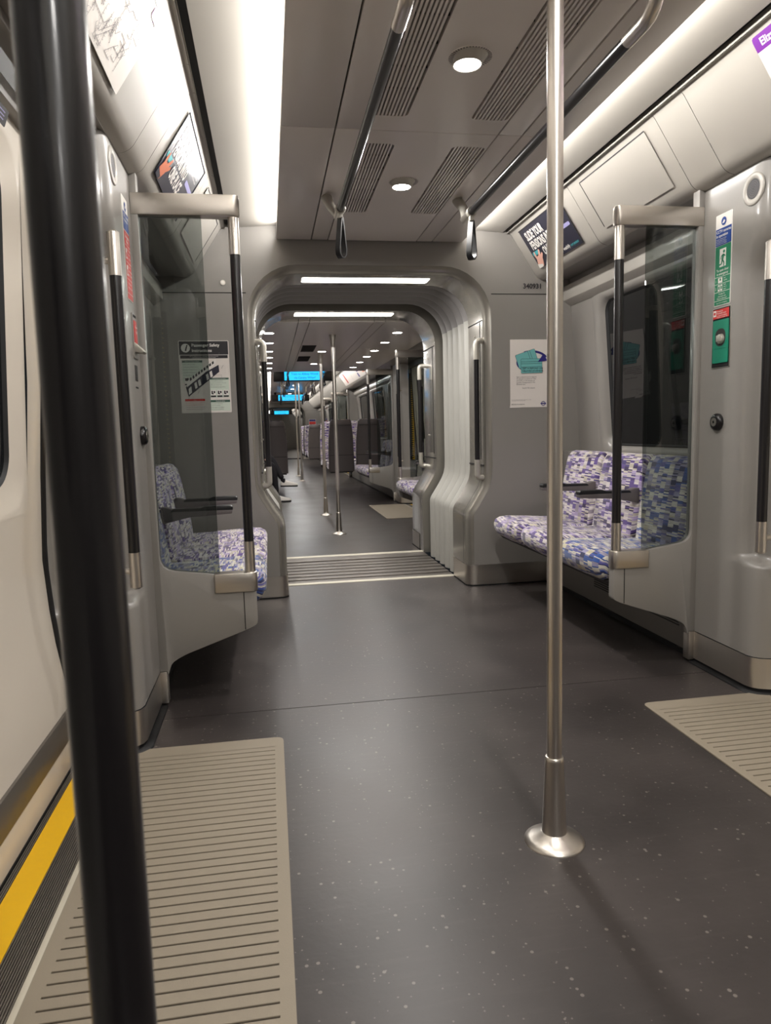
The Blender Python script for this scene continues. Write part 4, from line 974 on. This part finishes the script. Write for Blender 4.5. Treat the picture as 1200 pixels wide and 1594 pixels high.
# advertising on the sloping cover panels
ca = Vector((.872, 2.144)); cb = Vector((1.012, 1.932)); cdir = (cb-ca).normalized()
def cover_frame(side, yv, wv, wd, ht):
    """origin bottom-left for a viewer facing the panel; wv = distance down from (.855,2.162)"""
    top = Vector((.855, 2.162)); 
    def P(w_): q = top+cdir*w_; return q
    q = P(wv+ht)
    O = Vector((X(side, q.x), yv, q.y)); U = Vector((0, -1, 0)) if side > 0 else Vector((0, 1, 0)); V = Vector((-side*cdir.x, 0, -cdir.y))
    N = U.cross(V); return O+N*.0016, U, V
def pension_ad(side, y_left, label, wd=.585, ht=.245):
    O, U, V = cover_frame(side, y_left, .027, wd, ht)
    t = thing('advert', tuple(O), label, 'advert'); sheet(O, U, V, wd, ht, 'navy', t, .002)
    p = Print(O, U, V, ['white'])
    p.text('SLIDE YOUR', .05, .172, .050, 'white', 2, bold=.035, sx=.62); p.text('PENSIONS INTO', .05, .112, .050, 'white', 2, bold=.035, sx=.62); p.text('ONE PLACE', .155, .052, .050, 'white', 2, bold=.035, sx=.62)
    p.poly(rrect(.012, .078, .115, .102, .011, 4), 'teal', 1); p.poly(rrect(.40, .115, .57, .135, .009, 4), 'lilac', 1)
    for i in range(4): p.text('Bring your old pensions together', .415, .215-i*.016, .007, 'white', 1)
    sk = 'pink_skin' if side > 0 else 'brown_skin'
    # a drawn hand: wrist, palm, pointing finger, curled fingers, thumb
    p.poly([(.004, .004), (.070, .004), (.100, .040), (.098, .062), (.060, .072), (.030, .060), (.010, .030)], sk, 3)
    p.poly([(.062, .060), (.096, .056), (.118, .098), (.106, .104), (.082, .080)], sk, 4); p.poly([(.078, .034), (.102, .046), (.134, .068), (.130, .080), (.096, .066)], sk, 4)
    p.poly([(.030, .056), (.048, .068), (.050, .100), (.038, .104), (.026, .080)], sk, 4); p.poly([(.002, .002), (.060, .002), (.072, .016), (.006, .030)], 'white' if side > 0 else 'navy', 5)
    p.poly([(.330, .034), (.338, .034), (.343, .026), (.348, .034), (.354, .026), (.359, .034), (.366, .034), (.356, .012), (.348, .022), (.341, .012)], 'teal', 2)
    p.text('wealthify', .372, .016, .020, 'white', 2, bold=.02, sx=.8); p.text('your pensions', .462, .016, .017, 'teal', 2, bold=.01, sx=.72)
    p.build(t)
    mb = MB(); Nn = U.cross(V); A = O-V*.006-U*.006
    for a, b in ((O+V*ht, O+V*ht+U*wd), ): mb.loft([[a-Nn*.001, a+V*.005-Nn*.001, a+V*.005+Nn*.004, a+Nn*.004], [b-Nn*.001, b+V*.005-Nn*.001, b+V*.005+Nn*.004, b+Nn*.004]])
    a, b = O+U*wd, O+U*wd+V*ht
    mb.loft([[a-Nn*.001, a+U*.004-Nn*.001, a+U*.004+Nn*.004, a+Nn*.004], [b-Nn*.001, b+U*.004-Nn*.001, b+U*.004+Nn*.004, b+Nn*.004]]); mb.build('frame_edge', 'ink', t, smooth=False)
pension_ad(1, 4.145, 'dark pension advert with a pale pink hand, on the right cover behind the pole')
pension_ad(-1, 2.735, 'dark pension advert with an orange-brown hand, above the left screen')
def blank_frame(side, y_left, label, wd=.585, ht=.245, full_=True):
    O, U, V = cover_frame(side, y_left, .024, wd, ht); N = U.cross(V)
    t = bpy.data.objects.new('advert_frame', None); C.objects.link(t); t.parent = walls[side]; t['label'] = label
    t.location = O-Vector(ORG[walls[side].name]); ORG[t.name] = tuple(O); sheet(O, U, V, wd, ht, 'panel_white', t, .006, t=.0002)
    mb = MB()
    def bar(a, b, w_):
        d = (b-a).normalized(); n = N.cross(d)*w_/2; mb.loft([[a-n-N*.0005, a+n-N*.0005, a+n+N*.002, a-n+N*.002], [b-n-N*.0005, b+n-N*.0005, b+n+N*.002, b-n+N*.002]])
    bar(O+V*ht, O+V*ht+U*wd, .0045); e = U*0 if side > 0 else U*wd; bar(O+e+V*.01, O+e+V*ht, .0025)
    mb.build('frame_edge', 'ink', t, smooth=False)
blank_frame(1, 3.312, 'empty white advert frame with a dark upper edge on the right cover')
blank_frame(-1, 3.52, 'empty advert frame on the left cover seen through the screen glass')
# route maps near the doors
O, U, V = cover_frame(-1, .55, .022, 1.575, .262)
t = thing('rail_map', tuple(O), 'large grey network map on the left cover at the top of the photo', 'map')
sheet(O, U, V, 1.575, .235, 'paper', t, .004); p = Print(O, U, V, ['ink_grey']); p.rect(0, .232, 1.575, .235, 'ink')
rnd = random.Random(5)
for i in range(80):
    u, v = rnd.uniform(.85, 1.5), rnd.uniform(.02, .21); 
    for k in range(rnd.randint(2, 4)):
        L = rnd.uniform(.015, .06); a = rnd.choice((0, 45, 90, 135, 180, 225, 270, 315)); u2 = min(1.56, max(.7, u+L*math.cos(math.radians(a)))); v2 = min(.225, max(.01, v+L*math.sin(math.radians(a))))
        if abs(u2-u)+abs(v2-v) < .004: continue
        p.line((u, v), (u2, v2), .0014, 'ink_grey', 1)
        m = max(1, int(L/.011)); d = Vector((u2-u, v2-v)).normalized()
        for j in range(m):
            f_ = j/m; q = (u+(u2-u)*f_, v+(v2-v)*f_); p.line(q, (q[0]-d.y*.007, q[1]+d.x*.006), .0010, 'ink_grey', 2)
        u, v = u2, v2
p.poly(rrect(1.50, .205, 1.57, .232, .01, 3), 'purple', 3); p.poly(rrect(1.503, .208, 1.567, .229, .008, 3), 'white', 4)
o = p.build(t)
O, U, V = cover_frame(1, 2.085, .012, 1.45, .26)
t = thing('route_map', tuple(O), 'line map with a purple heading at the upper right photo edge', 'map')
sheet(O, U, V, 1.45, .26, 'paper', t, .008); p = Print(O, U, V, ['purple']); p.poly([(.0, .214)]+[(1.45, .214), (1.45, .26), (.008, .26), (.002, .256), (0, .248)], 'purple', 0)
p.text('Elizabeth line', .026, .226, .023, 'white', 1, bold=.02)
p.line((.03, .11), (1.4, .11), .008, 'purple', 1)
for i, s_ in enumerate(('Shenfield', 'Brentwood', 'Harold Wood', 'Gidea Park', 'Romford', 'Chadwell Heath', 'Goodmayes', 'Seven Kings', 'Ilford')):
    u = .05+i*.15; p.disc(u, .11, .008, 'white', 2, 12); p.text(s_, u-.03, .15 if i % 2 == 0 else .06, .012, 'ink', 1)
p.build(t)
# small red and blue maps on the far cover panels (beyond the low ceiling)
for sd in (-1, 1):
    O, U, V = cover_frame(sd, 14.95 if sd > 0 else 11.3, .0, 3.75, .27)
    t = thing('route_map', tuple(O), 'far white map strip with a red label, %s side beyond the low ceiling' % lr(sd), 'map')
    sheet(O, U, V, 3.75, .27, 'paper', t, .004); p = Print(O, U, V, ['red'])
    p.rect(.55, .03, .68, .24, 'red', 1); p.text('Elizabeth line', .40, .245, .012, 'ink', 1); p.text('map', .12, .245, .012, 'ink', 1)
    p.rect(2.3, .02, 2.44, .10, 'card_blue', 1); p.rect(2.35, .12, 2.62, .19, 'card_blue', 1); p.rect(2.2, .20, 2.4, .25, 'ink', 1); p.rect(2.95, .06, 3.25, .25, 'orange', 1); p.rect(3.35, .06, 3.65, .25, 'yellow', 1); p.rect(1.5, .04, 1.51, .22, 'ink_grey', 1)
    p.build(t)

# pillar fittings --------------------------------------------------
def face_frame(side, y_left, z):   # pillar face: viewer looks outwards
    U = Vector((0, -1, 0)) if side > 0 else Vector((0, 1, 0)); return Vector((X(side, 1.0748), y_left, z)), U, Vector((0, 0, 1))
# right: emergency door notice
O, U, V = face_frame(1, 2.553, 1.437); t = thing('emergency_notice', tuple(O), 'tall blue and green emergency door notice on the right pillar', 'sign')
sheet(O, U, V, .098, .336, 'white', t, .004); p = Print(O, U, V, ['green'])
p.disc(.049, .307, .015, 'blue', 1); p.poly([(.040, .300), (.049, .312), (.058, .308), (.052, .300)], 'white', 2)
p.rect(.003, .222, .095, .284, 'blue', 1); p.text('CCTV cameras', .007, .268, .0105, 'white', 2, bold=.02, sx=.95); p.text('in operation', .007, .253, .0105, 'white', 2, bold=.02, sx=.95)
for i, s_ in enumerate(('Images are being recorded', 'for the purpose of safety.', 'Controlled by the operator.', 'For details visit the website')): p.text(s_, .007, .244-i*.006, .0040, 'white', 2)
p.rect(.003, .003, .095, .220, 'green', 1)
p.rect(.030, .142, .068, .208, 'white', 2); p.disc(.056, .196, .006, 'green', 3, 12)
for a, b, w_ in (((.054, .187), (.047, .166), .010), ((.048, .167), (.058, .154), .006), ((.058, .154), (.056, .143), .005), ((.047, .168), (.042, .152), .006), ((.042, .152), (.028, .150), .005), ((.054, .186), (.064, .178), .0045), ((.052, .186), (.040, .180), .0045), ((.040, .180), (.038, .170), .004)): p.line(a, b, w_, 'green', 3)
p.text('To open door', .049, .126, .0095, 'white', 2, 'CENTER', .015, .95); p.text('in emergency', .049, .113, .0095, 'white', 2, 'CENTER', .015, .95)
for v in (.106, .080, .050, .018): p.rect(.003, v, .095, v+.0015, 'white', 2)
for v, s_ in ((.084, '1'), (.056, '2')): p.text(s_, .008, v+.004, .009, 'white', 2)
p.rect(.024, .084, .050, .103, 'white', 2); p.disc(.038, .096, .005, 'green', 3, 10); p.rect(.024, .054, .036, .077, 'white', 2); p.rect(.039, .054, .051, .077, 'white', 2); p.rect(.027, .060, .034, .072, 'green', 3); p.rect(.042, .060, .049, .072, 'green', 3)
for i, s_ in enumerate(('Pull', 'handle')): p.text(s_, .058, .096-i*.008, .0055, 'white', 2)
for i, s_ in enumerate(('Push', 'doors', 'apart')): p.text(s_, .058, .072-i*.008, .0055, 'white', 2)
for i, s_ in enumerate(('Penalty for', 'improper use', 'Door is alarmed')): p.text(s_, .049, .040-i*.0085, .0062, 'white', 2, 'CENTER')
p.text('Use only in emergency', .049, .008, .0050, 'white', 2, 'CENTER'); p.build(t)
# right: green door release
O, U, V = face_frame(1, 2.556, 1.205); t = thing('door_release', tuple(O), 'recessed green emergency door release with red strip on the right pillar', 'door release')
mb = MB(); x0 = O.x; po = rrect(2.449, 1.203, 2.558, 1.430, .004, 2); mb.loft([[(x0+.001, a, b) for a, b in po], [(x0-.002, a, b) for a, b in po]]); mb.build('surround', 'steel_flat', t)
mb = MB(); mb.box(x0-.0026, x0-.0018, 2.452, 2.555, 1.206, 1.427); mb.build('recess', 'dark_gap', t, smooth=False)
mb = MB(); pl = rrect(2.455, 1.222, 2.548, 1.383, .004, 2); mb.loft([[(x0-.0018, a, b) for a, b in pl], [(x0-.006, a, b) for a, b in pl]]); mb.build('face_plate', 'box_green', t)
mb = MB(); ov = rrect(2.470, 1.285, 2.532, 1.350, .026, 6); mb.add([(x0-.0063, a, b) for a, b in ov], [tuple(range(len(ov)))]); mb.build('handle_well', 'under_dark', t, smooth=False)
mb = MB(); mb.tube([(x0-.004, 2.496, 1.311), (x0-.016, 2.496, 1.311)], [.020, .017], 18); mb.box(x0-.020, x0-.014, 2.484, 2.508, 1.300, 1.324); mb.build('handle', 'cast_metal', t, bevel=.001)
mb = MB(); mb.box(x0-.007, x0-.004, 2.462, 2.545, 1.276, 1.282); mb.build('lip', 'box_green', t)
p = Print((x0-.003, 2.551, 1.389), U, V, ['red']); p.rect(0, 0, .096, .034, 'red'); p.rect(.003, .009, .020, .031, 'white', 1); p.disc(.0115, .020, .006, 'red', 2, 12)
for i, s_ in enumerate(('Emergency', 'Pull handle down', 'to open the doors')): p.text(s_, .024, .024-i*.008, .0058, 'white', 1)
p.text('Penalty for improper use', .024, .002, .0045, 'white', 1); p.build(t)
# left: emergency alarm notice
O, U, V = face_frame(-1, 2.470, 1.448); t = thing('alarm_notice', tuple(O), 'tall white, blue and red emergency alarm notice on the left pillar', 'sign')
sheet(O, U, V, .092, .330, 'white', t, .004); p = Print(O, U, V, ['red'])
p.disc(.046, .300, .015, 'blue', 1); p.poly([(.037, .294), (.046, .306), (.055, .302), (.049, .294)], 'white', 2)
p.rect(.003, .222, .089, .280, 'blue', 1); p.text('CCTV cameras', .007, .264, .0100, 'white', 2, bold=.02, sx=.92); p.text('in operation', .007, .250, .0100, 'white', 2, bold=.02, sx=.92)
p.rect(.003, .003, .089, .218, 'red', 1); p.text('Emergency', .046, .198, .011, 'white', 2, 'CENTER', .02, .95); p.text('Alarm', .046, .183, .011, 'white', 2, 'CENTER', .02, .95)
for v in (.174, .120, .066, .020): p.rect(.003, v, .089, v+.0015, 'white', 2)
for i, s_ in enumerate(('Pull handle', 'to alert', 'the driver')): p.text(s_, .036, .160-i*.013, .0085, 'white', 2)
for i, s_ in enumerate(('Talk to', 'driver when', 'light shows')): p.text(s_, .036, .106-i*.013, .0085, 'white', 2)
for v in (.130, .076): p.rect(.008, v, .030, v+.034, 'white', 2); p.rect(.013, v+.006, .025, v+.020, 'red', 3)
for i, s_ in enumerate(('Penalty for', 'improper use')): p.text(s_, .046, .050-i*.013, .0085, 'white', 2, 'CENTER')
p.build(t)
O, U, V = face_frame(-1, 2.515, 1.26); x0 = O.x; t = thing('emergency_alarm', tuple(O), 'red emergency alarm handle below the notice on the left pillar', 'alarm')
mb = MB(); po = rrect(2.512, 1.262, 2.580, 1.412, .006, 3); mb.loft([[(x0-.001, a, b) for a, b in po], [(x0+.004, a, b) for a, b in po]]); mb.build('housing', 'wall_grey', t)
mb = MB(); mb.box(x0+.003, x0+.0048, 2.524, 2.572, 1.399, 1.407); mb.build('slot', 'dark_gap', t, smooth=False)
mb = MB(); mb.box(x0+.004, x0+.006, 2.526, 2.570, 1.312, 1.388); mb.build('red_plate', 'red', t); p = Print((x0+.006, 2.526, 1.312), U, V, ['white']); p.text('Alarm', .022, .050, .010, 'white', 1, 'CENTER'); p.text('Pull', .022, .032, .010, 'white', 1, 'CENTER'); p.build(t)
mb = MB(); mb.prism([(x0, 1.315), (x0+.005, 1.315), (x0+.030, 1.292), (x0+.034, 1.284), (x0+.028, 1.279), (x0, 1.283)], 'y', 2.518, 2.575); mb.build('pull_handle', 'cast_metal', t, bevel=.002)
t = thing('status_window', (x0, 2.515, 1.16), 'small dark rectangular window low on the left pillar, under the alarm', 'panel')
mb = MB(); mb.box(x0-.001, x0+.0015, 2.520, 2.562, 1.188, 1.240); mb.build('lens', 'under_dark', t, bevel=.0006); mb = MB(); mb.box(x0-.001, x0+.001, 2.520, 2.562, 1.163, 1.168); mb.build('slot', 'dark_gap', t)
# loudspeakers, locks
def speaker(side, yy, z, label):
    x = X(side, 1.0748); k = -side; t = thing('loudspeaker', (x, yy, z), label, 'loudspeaker'); N = 32
    rg = lambda r, d: [(x+k*d, yy+r*math.cos(2*math.pi*i/N), z+r*math.sin(2*math.pi*i/N)) for i in range(N)]
    mb = MB(); mb.loft([rg(.056, -.001), rg(.055, .003), rg(.052, .0045), rg(.036, .0045), rg(.033, .001)], True, False); mb.build('ring', 'panel_white', t, ang=60)
    mb = MB(); mb.loft([rg(.036, .0005), rg(.034, .002)], True, True); mb.build('grille', 'ink', t)
    mb = MB(); 
    for i in range(4):
        for j in range(10*(i+1)-4):
            a = 2*math.pi*j/(10*(i+1)-4); r = .0065*(i+1); yy2 = yy+r*math.cos(a); z2 = z+r*math.sin(a); d = .0011
            mb.add([(x+k*.0024, yy2-d, z2-d), (x+k*.0024, yy2+d, z2-d), (x+k*.0024, yy2+d, z2+d), (x+k*.0024, yy2-d, z2+d)], [(0, 1, 2, 3)])
    o = mb.build('perforations', 'ink_grey', t, smooth=False); o['kind'] = 'stuff'
speaker(1, 2.344, 1.806, 'round white-rimmed loudspeaker at the top of the right pillar')
speaker(-1, 2.361, 1.822, 'round white-rimmed loudspeaker at the top of the left pillar')
def lock(side, yy, z, label):
    x = X(side, 1.0748); k = -side; t = thing('key_lock', (x, yy, z), label, 'lock')
    mb = MB(); mb.tube([(x, yy, z), (x+k*.010, yy, z), (x+k*.017, yy, z), (x+k*.019, yy, z)], [.033, .033, .028, .022], 28); mb.build('bezel', 'grip_black', t, ang=50)
    mb = MB(); mb.tube([(x+k*.018, yy, z), (x+k*.0205, yy, z)], .0165, 24); mb.build('cylinder', 'steel_flat', t)
    mb = MB(); po = [(x+k*.0208, yy+.007*math.cos(a), z+.007*math.sin(a)) for a in [math.pi/2*i+.4 for i in range(4)]]; mb.add(po, [(0, 1, 2, 3)]); mb.build('keyhole', 'dark_gap', t, smooth=False)
lock(1, 2.509, .998, 'black round key lock on the right pillar below the green release')
lock(-1, 2.567, 1.003, 'black round key lock on the left pillar')
# overhead line diagram strips above the left door (upper left edge)
t = thing('door_header_display', (X(-1, 1.18), 1.9, 1.78), 'dark slanted display strip above the left door at the photo edge', 'display')
O = Vector((X(-1, 1.185), 1.25, 1.80)); U = Vector((0, 1, 0)); V = Vector((.35, 0, .94))
sheet(O, U, V, .60, .040, 'black_plastic', t, .002); sheet(O-V*.075+Vector((-.01, 0, 0)), U, V, .62, .036, 'ink', t, .002)
p = Print(O-V*.075+Vector((-.01, 0, 0)), U, V, ['lilac']); 
for v in (.010, .018, .026): p.line((.02, v), (.60, v), .0025, 'lilac', 1)
p.build(t)
# vent slots in the right heater skirting
t = thing('heater_grille', (X(1, 1.098), 3.0, .20), 'long narrow slotted heater grille under the right seats', 'grille')
for i in range(5): mb = MB(); mb.box(X(1, 1.0995), X(1, 1.095), 2.78, 3.60, .115+.012*i, .119+.012*i); mb.build('slat', 'black_plastic', t, smooth=False)
# far bulkhead posters (red and blue notices at the end of the next car)
for (x, z, m_, lb) in ((1.50, 1.12, 'red', 'tiny pink-red poster on the right end wall of the next car'), (-.25, 1.12, 'red', 'tiny red poster on the left end wall of the next car')):
    t = thing('notice_poster', (x, 26.79, z), lb, 'poster'); sheet((x, 26.798, z), (1, 0, 0), (0, 0, 1), .26, .36, 'paper', t); p = Print((x, 26.798, z), (1, 0, 0), (0, 0, 1), [m_]); p.rect(.01, .28, .25, .35, 'card_blue', 0); p.rect(.01, .01, .25, .27, m_, 0); p.build(t)

# ---- seated passenger beyond the gangway (only lower legs and shoes show)
def skin_figure(name, verts, edges, radii, m_, parent, sub=2, root=0, flat=None):
    me = bpy.data.meshes.new(name); o0 = Vector(ORG[parent.name]); me.from_pydata([tuple(Vector(v)-o0) for v in verts], edges, [])
    me.materials.append(MATS[m_]); o = bpy.data.objects.new(name, me); C.objects.link(o); o.parent = parent
    md = o.modifiers.new('skin', 'SKIN'); md.use_smooth_shade = True
    for i, r in enumerate(radii):
        r = r if isinstance(r, tuple) else (r, r); me.skin_vertices[0].data[i].radius = r
        me.skin_vertices[0].data[i].use_root = (i == root)
    sb = o.modifiers.new('sub', 'SUBSURF'); sb.levels = sb.render_levels = sub
    ORG[o.name] = tuple(o0); return o
PY = 10.5
t = thing('person', (-.35, PY, 0), 'seated person in black with white shoes, legs crossed, left beyond the gangway', 'person')
H = (-.40, PY, .53)
V_ = [(-.40, PY, .60), (-.43, PY, .72), (-.45, PY, .88), (-.44, PY, 1.00), (-.42, PY, 1.07),
      (-.34, PY-.10, .565), (.03, PY-.11, .55), (.07, PY-.13, .12),       # standing leg (near)
      (-.34, PY+.10, .57), (.00, PY+.03, .66), (.17, PY-.06, .32),        # crossed leg
      (-.43, PY-.17, .96), (-.40, PY-.23, .74), (-.20, PY-.16, .64), (-.43, PY+.17, .96), (-.40, PY+.23, .74), (-.20, PY+.14, .68)]
E_ = [(0, 1), (1, 2), (2, 3), (3, 4), (0, 5), (5, 6), (6, 7), (0, 8), (8, 9), (9, 10), (3, 11), (11, 12), (12, 13), (3, 14), (14, 15), (15, 16)]
R_ = [.12, .12, .125, .09, .05, .085, .062, .045, .085, .060, .042, .062, .045, .033, .062, .045, .033]
skin_figure('body', V_, E_, R_, 'trouser', t)
def shoe(ank, d, parent):
    a = Vector(ank); d = Vector(d).normalized(); side_ = Vector((0, 0, 1)).cross(d); 
    if side_.length < .1: side_ = Vector((0, 1, 0))
    side_.normalize(); up = d.cross(side_); rings = []; sole = []
    for f_, w_, h in ((-.06, .022, .05), (-.045, .034, .075), (0, .038, .085), (.06, .040, .062), (.12, .046, .045), (.165, .040, .034), (.19, .020, .022)):
        c = a+d*f_; rings.append([c+side_*w_*math.cos(q)+up*(max(0, math.sin(q))*h) for q in [math.pi*2*i/12 for i in range(12)]])
        sole.append([c+side_*w_*1.06*sx+up*zz for sx, zz in ((1, .003), (-1, .003), (-1, -.018), (1, -.018))])
    mb = MB(); mb.loft(rings); mb.build('shoe', 'shoe_white', parent, ang=60)
    mb = MB(); mb.loft(sole); mb.build('shoe_sole', 'ink', parent, ang=60)
shoe((.09, PY-.13, .02), (1, 0, 0), t); shoe((.195, PY-.06, .235), (.97, 0, -.02), t)
# ankle skin, head, hair, hands
mb = MB(); mb.tube([(.168, PY-.06, .33), (.19, PY-.06, .27)], [.034, .033], 12); mb.build('sock', 'trouser', t); mb = MB(); mb.tube([(.07, PY-.13, .14), (.08, PY-.13, .07)], [.034, .033], 12); mb.build('sock', 'trouser', t)
hc = Vector((-.40, PY, 1.20)); mb = MB(); rings = []
for i in range(13):
    a = math.pi*i/12; zz = -math.cos(a)*.118; r = math.sin(a); jaw = 1-.22*max(0, -zz/.118)
    rings.append([(hc.x+.092*r*jaw*math.cos(q)*(1.0+(.16 if (abs(q) < .3 and -.03 < zz < .02) else 0)), hc.y+.076*r*jaw*math.sin(q), hc.z+zz) for q in [2*math.pi*j/24 if j <= 12 else 2*math.pi*j/24-2*math.pi for j in range(24)]])
mb.loft(rings)
mb.tube([(hc.x-.02, PY, 1.05), (hc.x-.01, PY, 1.13)], .05, 14)
for s_ in (-1, 1): mb.tube([(hc.x-.005, PY+s_*.074, hc.z-.03), (hc.x-.01, PY+s_*.086, hc.z+.0), (hc.x-.005, PY+s_*.078, hc.z+.03)], [.008, .012, .010], 8)
mb.tube([(hc.x+.088, PY, hc.z+.02), (hc.x+.104, PY, hc.z-.018), (hc.x+.090, PY, hc.z-.03)], [.007, .013, .010], 8); mb.build('head', 'skin', t, ang=70)
mb = MB()
for s_ in (-1, 1): mb.tube([(hc.x+.080, PY+s_*.030, hc.z+.008), (hc.x+.088, PY+s_*.030, hc.z+.008)], [.011, .007], 10)
mb.tube([(hc.x+.078, PY-.022, hc.z-.056), (hc.x+.084, PY, hc.z-.057), (hc.x+.078, PY+.022, hc.z-.056)], .004, 6); mb.build('eyes_and_mouth', 'ink', t)
mb = MB(); rings = []
for i in range(8):
    a = math.pi*(.40+.60*i/7); zz = -math.cos(a)*.130; r = math.sin(a); rings.append([(hc.x-.016+.096*r*math.cos(q)*(.80 if abs(q) < 1.1 and zz < .07 else 1), hc.y+.086*r*math.sin(q), hc.z+.004+zz) for q in [2*math.pi*j/24 if j <= 12 else 2*math.pi*j/24-2*math.pi for j in range(24)]])
mb.loft(rings, True, True); mb.build('hair', 'hair', t, ang=70)
for s_, wr in ((-1, (-.20, PY-.16, .64)), (1, (-.20, PY+.14, .68))):
    wv = Vector(wr); vs = [wv, wv+Vector((.05, 0, -.005)), wv+Vector((.09, 0, -.01))]; es = [(0, 1), (1, 2)]; rd = [.026, (.036, .016), (.036, .014)]
    for i in range(4):
        y_ = (i-1.5)*.019; L_ = (.07, .08, .076, .06)[i]; n = len(vs); vs += [wv+Vector((.095, y_, -.01)), wv+Vector((.095+L_*.55, y_, -.016)), wv+Vector((.095+L_, y_, -.034))]; es += [(2, n), (n, n+1), (n+1, n+2)]; rd += [.009, .0085, .0075]
    n = len(vs); vs += [wv+Vector((.045, -s_*.036, -.004)), wv+Vector((.085, -s_*.052, -.012))]; es += [(1, n), (n, n+1)]; rd += [.011, .009]
    skin_figure('hand', vs, es, rd, 'skin', t, 1)

bpy.context.view_layer.update()
